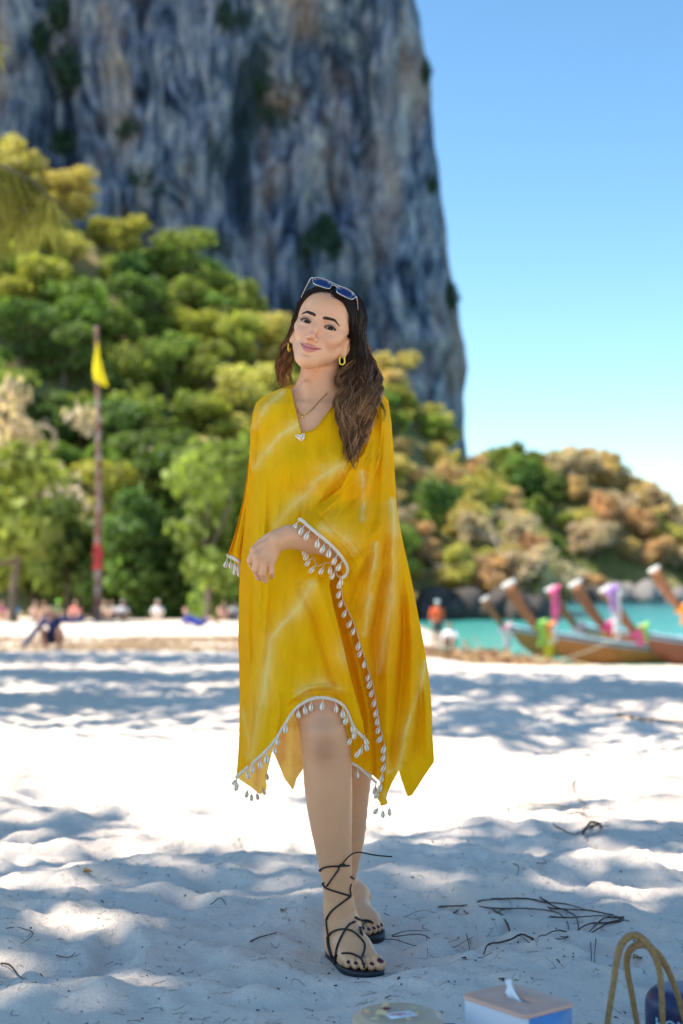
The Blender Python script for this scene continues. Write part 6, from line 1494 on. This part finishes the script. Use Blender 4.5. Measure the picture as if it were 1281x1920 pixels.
Z5 = dict(f=2.0, o_=(0, 1200))
twig([[(2, 1222), (40, 1245), (88, 1275)]], .0026, 'dark stick at the left picture edge in the foreground', seed=14, **Z5)
twig([[(25, 1090), (70, 1080), (125, 1108), (80, 1165)]], .0016, 'thin bent twig near the left edge', seed=15, **Z5)
twig([[(790, 1000), (825, 975), (848, 1005)]], .0018, 'small V shaped twig midway on the left sand', seed=16, **Z5)
twig([[(940, 1145), (980, 1120), (1038, 1105)]], .0024, 'short dark twig left of the sandals', seed=19, **Z5)
twig([[(212, 1196), (260, 1198), (282, 1178)]], .0018, 'small dark hooked twig low on the left sand', seed=20, **Z5)
twig([[(1160, 1342), (1200, 1350), (1240, 1356), (1290, 1366)]], .014, 'long dark root lying in the shade at the right edge', m_twig2, .012, seed=21, cat='root')
twig([[(890, 1238), (955, 1256)], [(870, 1246), (925, 1262)]], .02, 'driftwood branches trailing from the debris pile', m_twig2, .03, seed=23, cat='driftwood')
def litter(name, n, fn, L, w, cols, seed, label, lift=.0, curl=.3, up=.0):
    rg = np.random.default_rng(seed); x, y = fn(rg, n); z = ground_z(x, y); a = rg.random(n) * 6.28; l = L * (.3 + .9 * rg.random(n) ** 2); dx = np.cos(a) * l; dy = np.sin(a) * l
    cx = -np.sin(a) * l * curl * rg.normal(size=n); cy = np.cos(a) * l * curl * rg.normal(size=n); ww = w * (.6 + .8 * rg.random(n))
    def pt(t): 
        X = x + dx * (t - .5) + cx * (4 * t * (1 - t)); Y = y + dy * (t - .5) + cy * (4 * t * (1 - t)); Z = ground_z(X, Y) + ww * .5 + lift + up * l * t * rg.random(n); return np.stack([X, Y, Z], -1)
    ps = [pt(0), pt(.33), pt(.66), pt(1)]; side = np.stack([-np.sin(a) * ww, np.cos(a) * ww, 0 * a], -1); upv = np.stack([0 * a, 0 * a, ww * 1.2], -1)
    V = np.stack([q + s_ for q in ps for s_ in (-side, side, upv)], 1).reshape(-1, 3); base = np.arange(n)[:, None, None] * 12
    F = [(i * 3 + j, i * 3 + (j + 1) % 3, (i + 1) * 3 + (j + 1) % 3, (i + 1) * 3 + j) for i in range(3) for j in range(3)]
    m, nt, b, out = mat_new(name); oi = nt.nodes.new('ShaderNodeAttribute'); oi.attribute_name = 'tint'; nt.links.new(ramp(nt, oi.outputs['Fac'], cols), b.inputs['Base Color']); b.inputs['Roughness'].default_value = .9
    tn = np.repeat(rg.random(n), 12); me = mesh_np(name, V, (np.array(F)[None] + base).reshape(-1, 4), m, False, {'tint': np.stack([tn] * 3 + [np.ones(len(tn))], -1)})
    return link(name, me, kind='stuff', label=label)
def near_xy(rg, n): d = 2.3 + 8 * rg.random(n) ** 1.7; return (rg.random(n) * 2 - 1) * (.27 * d + .2), d
litter('dry_needles_on_sand', 3000, near_xy, .036, .00055, [(0, (.05, .03, .02)), (.5, (.16, .10, .06)), (1, (.42, .32, .20))], 31, 'dry casuarina needles and bits scattered over the sand')
def near_xy2(rg, n): d = 2.3 + 7 * rg.random(n) ** 1.5; return (rg.random(n) * 2 - 1) * (.27 * d + .2), d
litter('bark_crumbs', 1300, near_xy2, .008, .0016, [(0, (.03, .02, .015)), (1, (.15, .09, .05))], 32, 'dark crumbs of bark scattered over the sand')
def band(rg, n): y = 35 + 13 * rg.random(n); x = -13 + 13 * rg.random(n); k = rg.random(n) < np.clip(.4 + 1.4 * fbm(x * .35, y * .45, 0, 3, 88), .05, 1); x = np.where(k, x, -3 + 2.5 * rg.normal(size=n)); y = np.where(k, y, 34.5 + .9 * rg.normal(size=n)); return x, y
litter('beach_wrack', 9000, band, .42, .012, [(0, (.16, .09, .05)), (.6, (.36, .24, .13)), (1, (.55, .44, .28))], 33, 'brown strip of dry wrack across the left beach', .01, .3, .15)
def pile(rg, n): return 3.1 + .85 * rg.normal(size=n), 40 + 1.6 * rg.normal(size=n)
litter('debris_pile', 7000, pile, .8, .028, [(0, (.12, .05, .03)), (.6, (.40, .22, .11)), (1, (.55, .42, .2))], 34, 'pile of dry branches and leaves at the water edge', .02, .35, .55)
# a few fallen leaves
def leaf(px, py, s, rz, label, col=(.48, .24, .08)):
    p = gpt(px, py); n = 9; V = []; 
    for i in range(n):
        t = i / (n - 1); w = math.sin(t * math.pi) ** .8 * .34 + .01
        for j in range(5): u = j / 4 * 2 - 1; V.append(((t - .5), u * w, .18 * u * u * math.sin(t * 3.1) + .06 * math.sin(t * 5)))
    V = np.array(V) * s; V = np.concatenate([V, V - (0, 0, .0008)]); F = grid_faces(5, n); me = mesh_np('fallen_leaf', V, [np.concatenate([F, F[:, ::-1] + 45])], plain('dry_leaf', col, .75, var=.3, bscale=120), True)
    o = link('fallen_leaf', me, None, (p[0], p[1], p[2] + .004), label=label, category='leaf'); o.rotation_euler = (.1, -.1, rz)
leaf(162, 1638, .040, .3, 'single orange brown dry leaf lying on the left sand'); leaf(530, 1712, .022, 1.3, 'small curled brown leaf left of the sandals', (.28, .15, .08)); leaf(940, 1840, .018, 2, 'tiny dark leaf behind the tissue box', (.1, .06, .04)); leaf(870, 1800, .014, 2.6, 'tiny black seed pod right of the front sandal', (.02, .015, .012)); leaf(1195, 1806, .03, .6, 'curled brown leaf seen through the bag handle', (.35, .18, .08))

# ---------------------------------------------------------------- labels: order of place for look-alikes
NW = ['zero', 'one', 'two', 'three', 'four', 'five', 'six', 'seven', 'eight', 'nine', 'ten', 'eleven', 'twelve', 'thirteen', 'fourteen', 'fifteen', 'sixteen', 'seventeen', 'eighteen', 'nineteen', 'twenty'] + ['many'] * 60
OW = ['leftmost', 'second', 'third', 'fourth', 'fifth', 'sixth', 'seventh', 'eighth', 'ninth', 'tenth', 'eleventh', 'twelfth', 'thirteenth', 'fourteenth', 'fifteenth', 'sixteenth', 'seventeenth', 'eighteenth', 'nineteenth', 'twentieth']
_by = {}
for o in sc.objects:
    if o.parent is None and 'label' in o and o.get('group') in ('trees covering the hillside below the cliff', 'trees on the headland across the bay', 'rocks along the waterline'): _by.setdefault(o['label'], []).append(o)
for lab, os_ in _by.items():
    if len(os_) < 2 or len(os_) > 20: continue
    os_.sort(key=lambda o: float(proj(np.array(o.location))[0])); n = len(os_)
    for k, o in enumerate(os_):
        w = ('left one' if k == 0 else 'right one') if n == 2 else (f'leftmost of {NW[n]}' if k == 0 else (f'rightmost of {NW[n]}' if k == n - 1 else f'{OW[k]} of {NW[n]} from left'))
        full = f'{lab}, {w}'
        if len(full.split()) > 16: full = full.replace('medium-sized ', '')
        o['label'] = full.replace(' from left', '') if len(full.split()) > 16 else full
# ================================================================ things on the mat in the foreground
m_mat, nt, b, out = mat_new('woven_mat'); tc = nt.nodes.new('ShaderNodeTexCoord'); ck = nt.nodes.new('ShaderNodeTexChecker'); ck.inputs['Scale'].default_value = 9; nt.links.new(tc.outputs['Object'], ck.inputs[0]); ck.inputs[1].default_value = (.015, .03, .09, 1); ck.inputs[2].default_value = (.55, .62, .72, 1)
nt.links.new(ck.outputs[0], b.inputs['Base Color']); b.inputs['Roughness'].default_value = .9; bump(nt, b, ntex(nt, 300, 3), .4, .001)
nx, ny = 50, 40; X, Y = np.meshgrid(np.linspace(.12, 1.25, nx), np.linspace(2.1, 2.94, ny)); Y = Y + .015 * np.sin(X * 11); Z = np.maximum(ground_z(X, Y), 0) * .5 + .006 + .003 * noise(X * 9, Y * 9, 0, 4); mz = 0.012
Z = np.maximum(Z, ground_z(X, Y) + .004); Z = blur(Z, 3) + .002
V = np.stack([X, Y, Z], -1).reshape(-1, 3); F = grid_faces(nx, ny); V2 = np.concatenate([V, V - (0, 0, .003)]); link('picnic_mat', mesh_np('picnic_mat', V2 - V[0], [np.concatenate([F, F[:, ::-1] + len(V)])], m_mat, True), None, tuple(V[0]), label='navy and pale blue checked picnic mat at the bottom edge', category='mat')
MZ = float(Z.max())
# tissue box
tb = thing('tissue_box', 'white tissue box with a pinkish wooden lid and one tissue sticking out', 'tissue box', (.326, 2.672, MZ), None, R(-52.5))
m_tw = plain('white_lacquer', (.70, .70, .74), .35, bscale=30); m_tb = plain('blue_side', (.10, .27, .58), .35); m_tw2 = plain('pinkish_wood', (.68, .38, .27), .5, var=.16, bscale=22)
TZ = .14 - MZ; hx, hy = .083, .064
def rrect(hx, hy, r, n=6):
    o = []
    for cx, cy, a0 in ((hx - r, hy - r, 0), (-hx + r, hy - r, 90), (-hx + r, -hy + r, 180), (hx - r, -hy + r, 270)):
        for k in range(n + 1): a = R(a0 + 90 * k / n); o.append((cx + r * math.cos(a), cy + r * math.sin(a)))
    return np.array(o)
o2 = rrect(hx, hy, .012); n = len(o2)
def prism(o2, z0, z1, mat, name, parent, bev=.001, keep=None, caps=True):
    n = len(o2); c = o2.mean(0); L = [(o2, z0), (o2, z1 - bev), (c + (o2 - c) * (1 - bev / .06), z1)]; V = np.concatenate([np.column_stack([a, np.full(n, z)]) for a, z in L]); Q = []
    for i in range(2):
        for k in range(n): Q.append((i * n + k, i * n + (k + 1) % n, (i + 1) * n + (k + 1) % n, (i + 1) * n + k))
    me = bpy.data.meshes.new(name); me.from_pydata(V.tolist(), [], Q + ([tuple(range(2 * n, 3 * n)), tuple(range(n - 1, -1, -1))] if caps else [])); me.materials.append(mat); return link(name, me, parent)
bx_ = prism(o2, 0, TZ - .007, m_tw, 'box_wall', tb)
# thin blue slab over the far-right side, a few mm proud; local +x end and +y face tell the two visible sides apart
mb = MB(); mb.box((hx + .0008, 0, (TZ - .007) / 2), (.0010, hy - .010, (TZ - .007) / 2 - .001)); link('side_slab', mb.mesh('side_slab', m_tb, False), tb)
# lid with an oval slot
lo_ = rrect(hx + .0015, hy + .0015, .013, 8); ns = len(lo_); ang = np.arctan2(lo_[:, 1] / hy, lo_[:, 0] / hx); sl = np.stack([.043 * np.sign(np.cos(ang)) * np.abs(np.cos(ang)) ** .8, .0125 * np.sin(ang)], -1)
z0, z1 = TZ - .0068, TZ; V = np.concatenate([np.column_stack([a, np.full(ns, z)]) for a, z in ((lo_, z0), (lo_, z1 - .001), (lo_ * .985, z1), (sl * 1.02, z1), (sl, z1 - .001), (sl, z0 - .004))]); Q = []
for i in range(5):
    for k in range(ns): Q.append((i * ns + k, i * ns + (k + 1) % ns, (i + 1) * ns + (k + 1) % ns, (i + 1) * ns + k))
link('lid', mesh_np('lid', V, np.array(Q), m_tw2), tb)
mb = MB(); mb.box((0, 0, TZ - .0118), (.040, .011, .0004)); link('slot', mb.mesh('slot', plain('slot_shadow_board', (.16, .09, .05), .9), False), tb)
# tissue: a thin folded fin
rg = np.random.default_rng(6); nu_, nv_ = 14, 12; V = []
for i in range(nv_):
    v = i / (nv_ - 1)
    for j in range(nu_): u = j / (nu_ - 1); wdt = .058 * (1 - v) ** 1.25 + .007; V.append((-.040 + u * wdt + .004 * v, .002 + .006 * math.sin(u * 5 + v * 2) * (.3 + v) + .004 * v, TZ - .010 + .036 * v * (1 - .35 * u * (1 - v))))
V = np.array(V); F = grid_faces(nu_, nv_); V2 = np.concatenate([V, V + (0, .0006, 0)]); tm = plain('white_tissue', (.85, .85, .86), .9); link('tissue', mesh_np('tissue', V2, [np.concatenate([F, F[:, ::-1] + len(V)])], tm, True), tb)
# round clear food tub
ft = thing('food_container', 'round clear plastic tub of brown snacks with a white label on its lid', 'container', (.104, 2.655, MZ))
m_clear, nt, b, out = mat_new('clear_plastic'); b.inputs['Base Color'].default_value = (.97, .90, .82, 1); b.inputs['Roughness'].default_value = .08; b.inputs['Transmission Weight'].default_value = .93; b.inputs['IOR'].default_value = 1.12
FZ = .118 - MZ
mb = MB(); mb.lathe([(.001, 0), (.066, 0), (.070, .004), (.079, FZ - .016), (.079, FZ - .014), (.0775, FZ - .016), (.0685, .005), (.001, .0015)], 48); link('tub', mb.mesh('tub', m_clear), ft)
mb = MB(); mb.lathe([(.083, FZ - .020), (.0845, FZ - .016), (.0845, FZ - .009), (.082, FZ - .006), (.074, FZ - .005), (.072, FZ - .001), (.068, FZ), (.001, FZ), (.001, FZ - .0012), (.067, FZ - .0012), (.071, FZ - .006), (.081, FZ - .0075), (.083, FZ - .010), (.0825, FZ - .020)], 56); _lid = mb.mesh('lid', m_clear); link('lid', _lid, ft)
m_lid = m_clear.copy(); m_lid.name = 'tinted_lid'; _b = m_lid.node_tree.nodes['Principled BSDF']; _b.inputs['Base Color'].default_value = (.86, .68, .50, 1); _b.inputs['Transmission Weight'].default_value = .45; _b.inputs['Roughness'].default_value = .25
ms_ = [plain('toasted_snack', (.66, .40, .19), .7, var=.35, bscale=90), plain('dark_red_snack', (.22, .02, .03), .5), plain('golden_snack', (.74, .52, .27), .7, var=.3, bscale=70)]
_lid.materials[0] = m_lid
mb = MB(); mb.ball((0, 0, 0), (.019, .015, .007), 10, 6); SN = [mb.mesh('snack', m) for m in ms_]
for k in range(150):
    a = rg.random() * 6.28; r_ = .060 * math.sqrt(rg.random()); z = .008 + (FZ - .014) * rg.random() ** .6; r_ = r_ * (.86 + .14 * z / FZ); o = link('snack', SN[rg.choice(3, p=[.5, .12, .38])], ft, (r_ * math.cos(a), r_ * math.sin(a), z)); o.rotation_euler = (rg.normal() * .6, rg.normal() * .6, rg.random() * 6)
mb = MB(); mb.box((.004, -.010, FZ + .0006), (.027, .017, .0004), np.array(Matrix.Rotation(R(24), 3, 'Z'))); lb = link('label', mb.mesh('label', plain('white_sticker', (.82, .82, .82), .5), False), ft)
mb = MB(); 
for (x, y, w, hh) in ((-.004, .004, .016, .0012), (-.008, 0, .010, .0012), (.006, -.005, .014, .0012)): mb.box(np.array(Matrix.Rotation(R(24), 3, 'Z')) @ np.array((x, y, 0)) + (.004, -.010, FZ + .0012), (w, hh, .0002), np.array(Matrix.Rotation(R(24), 3, 'Z')))
link('print', mb.mesh('print', plain('red_print', (.55, .04, .08), .5), False), lb)
# jute bag with tall handles
m_jute, nt, b, out = mat_new('jute_rope'); w_ = ntex(nt, 160, 4, rough=.7); nt.links.new(ramp(nt, w_, [(.3, (.22, .125, .045)), (.7, (.42, .26, .10))]), b.inputs['Base Color']); b.inputs['Roughness'].default_value = .95; bump(nt, b, w_, 1, .003)
bc = P(1215, 1950, 2.74); bg = thing('jute_bag', 'jute bag of which only two tall looped handles rise into view', 'bag', (bc[0], bc[1], MZ)); BO = np.array((bc[0], bc[1], MZ))
o2 = rrect(.062, .045, .02); V = []; n = len(o2)
for z, k in ((0, .92), (.01, 1.0), (.03, 1.05), (.042, 1.02), (.044, .99), (.030, .98), (.012, .95)): V.append(np.column_stack([o2 * k, np.full(n, z)]))
V = np.concatenate(V); me = mesh_np('bag_body', V, grid_faces(n, 7, True), m_jute, True); link('bag_body', me, bg)
me = bpy.data.meshes.new('bag_bottom'); me.from_pydata([(a * .92, b_ * .92, .001) for a, b_ in o2], [], [tuple(range(n))]); me.materials.append(m_jute); link('bag_bottom', me, bg)
for pts, d in (([(1137, 1945), (1141, 1905), (1150, 1850), (1160, 1800), (1175, 1771), (1197, 1761), (1220, 1777), (1236, 1812), (1241, 1865), (1243, 1945)], 2.705), ([(1203, 1945), (1194, 1915), (1184, 1860), (1173, 1805), (1178, 1774), (1200, 1763), (1224, 1779), (1247, 1810), (1265, 1850), (1278, 1890), (1292, 1945)], 2.765)):
    c = smooth_curve(np.array([P(x, y, d) for x, y in pts]), 60) - BO; mid = np.exp(-((np.arange(60) - 29.5) / 9) ** 2); c[:, 1] += (2.735 - d) * mid
    mb = MB(); s_ = np.arange(60); mb.tube(c, .0056 * (1 + .05 * np.sin(s_ * 2.3)) * (1 + .35 * mid), 10); link('handle', mb.mesh('handle', m_jute), bg)
# navy drum shaped cooler with lettering
nc = (.684, 2.875); cl = thing('canister', 'navy blue rounded canister with pale lettering behind the bag handles', 'canister', (nc[0], nc[1], MZ)); RC = .079; CZ = .105 - MZ
mb = MB(); prof = [(.001, 0), (RC - .008, 0), (RC - .002, .004), (RC, .012), (RC, CZ - .034), (RC - .004, CZ - .018), (RC - .014, CZ - .007), (RC - .030, CZ - .001), (.001, CZ)]
mb.lathe(smooth_curve(np.array(prof), 40), 56); link('canister_body', mb.mesh('canister_body', plain('navy_plastic', (.008, .022, .085), .38, var=.15, bscale=20)), cl)
cu = bpy.data.curves.new('lettering', 'FONT'); cu.body = 'HOMES'; cu.size = .030; cu.extrude = .0006; cu.align_x = 'CENTER'; cu.offset = .0006
to = bpy.data.objects.new('tmp_text', cu); sc.collection.objects.link(to); dg = bpy.context.evaluated_depsgraph_get(); me = bpy.data.meshes.new_from_object(to.evaluated_get(dg)); bpy.data.objects.remove(to)
V = np.zeros(len(me.vertices) * 3); me.vertices.foreach_get('co', V); V = V.reshape(-1, 3); a0 = -math.pi / 2 - .42; a = a0 + V[:, 0] / RC; rr_ = RC + .0006 + V[:, 2]
V = np.stack([rr_ * np.cos(a), rr_ * np.sin(a), V[:, 1] + .024], -1); me.vertices.foreach_set('co', V.ravel().astype(np.float32)); me.update(); me.materials.clear(); me.materials.append(plain('pale_blue_print', (.45, .62, .72), .5)); link('lettering', me, cl)
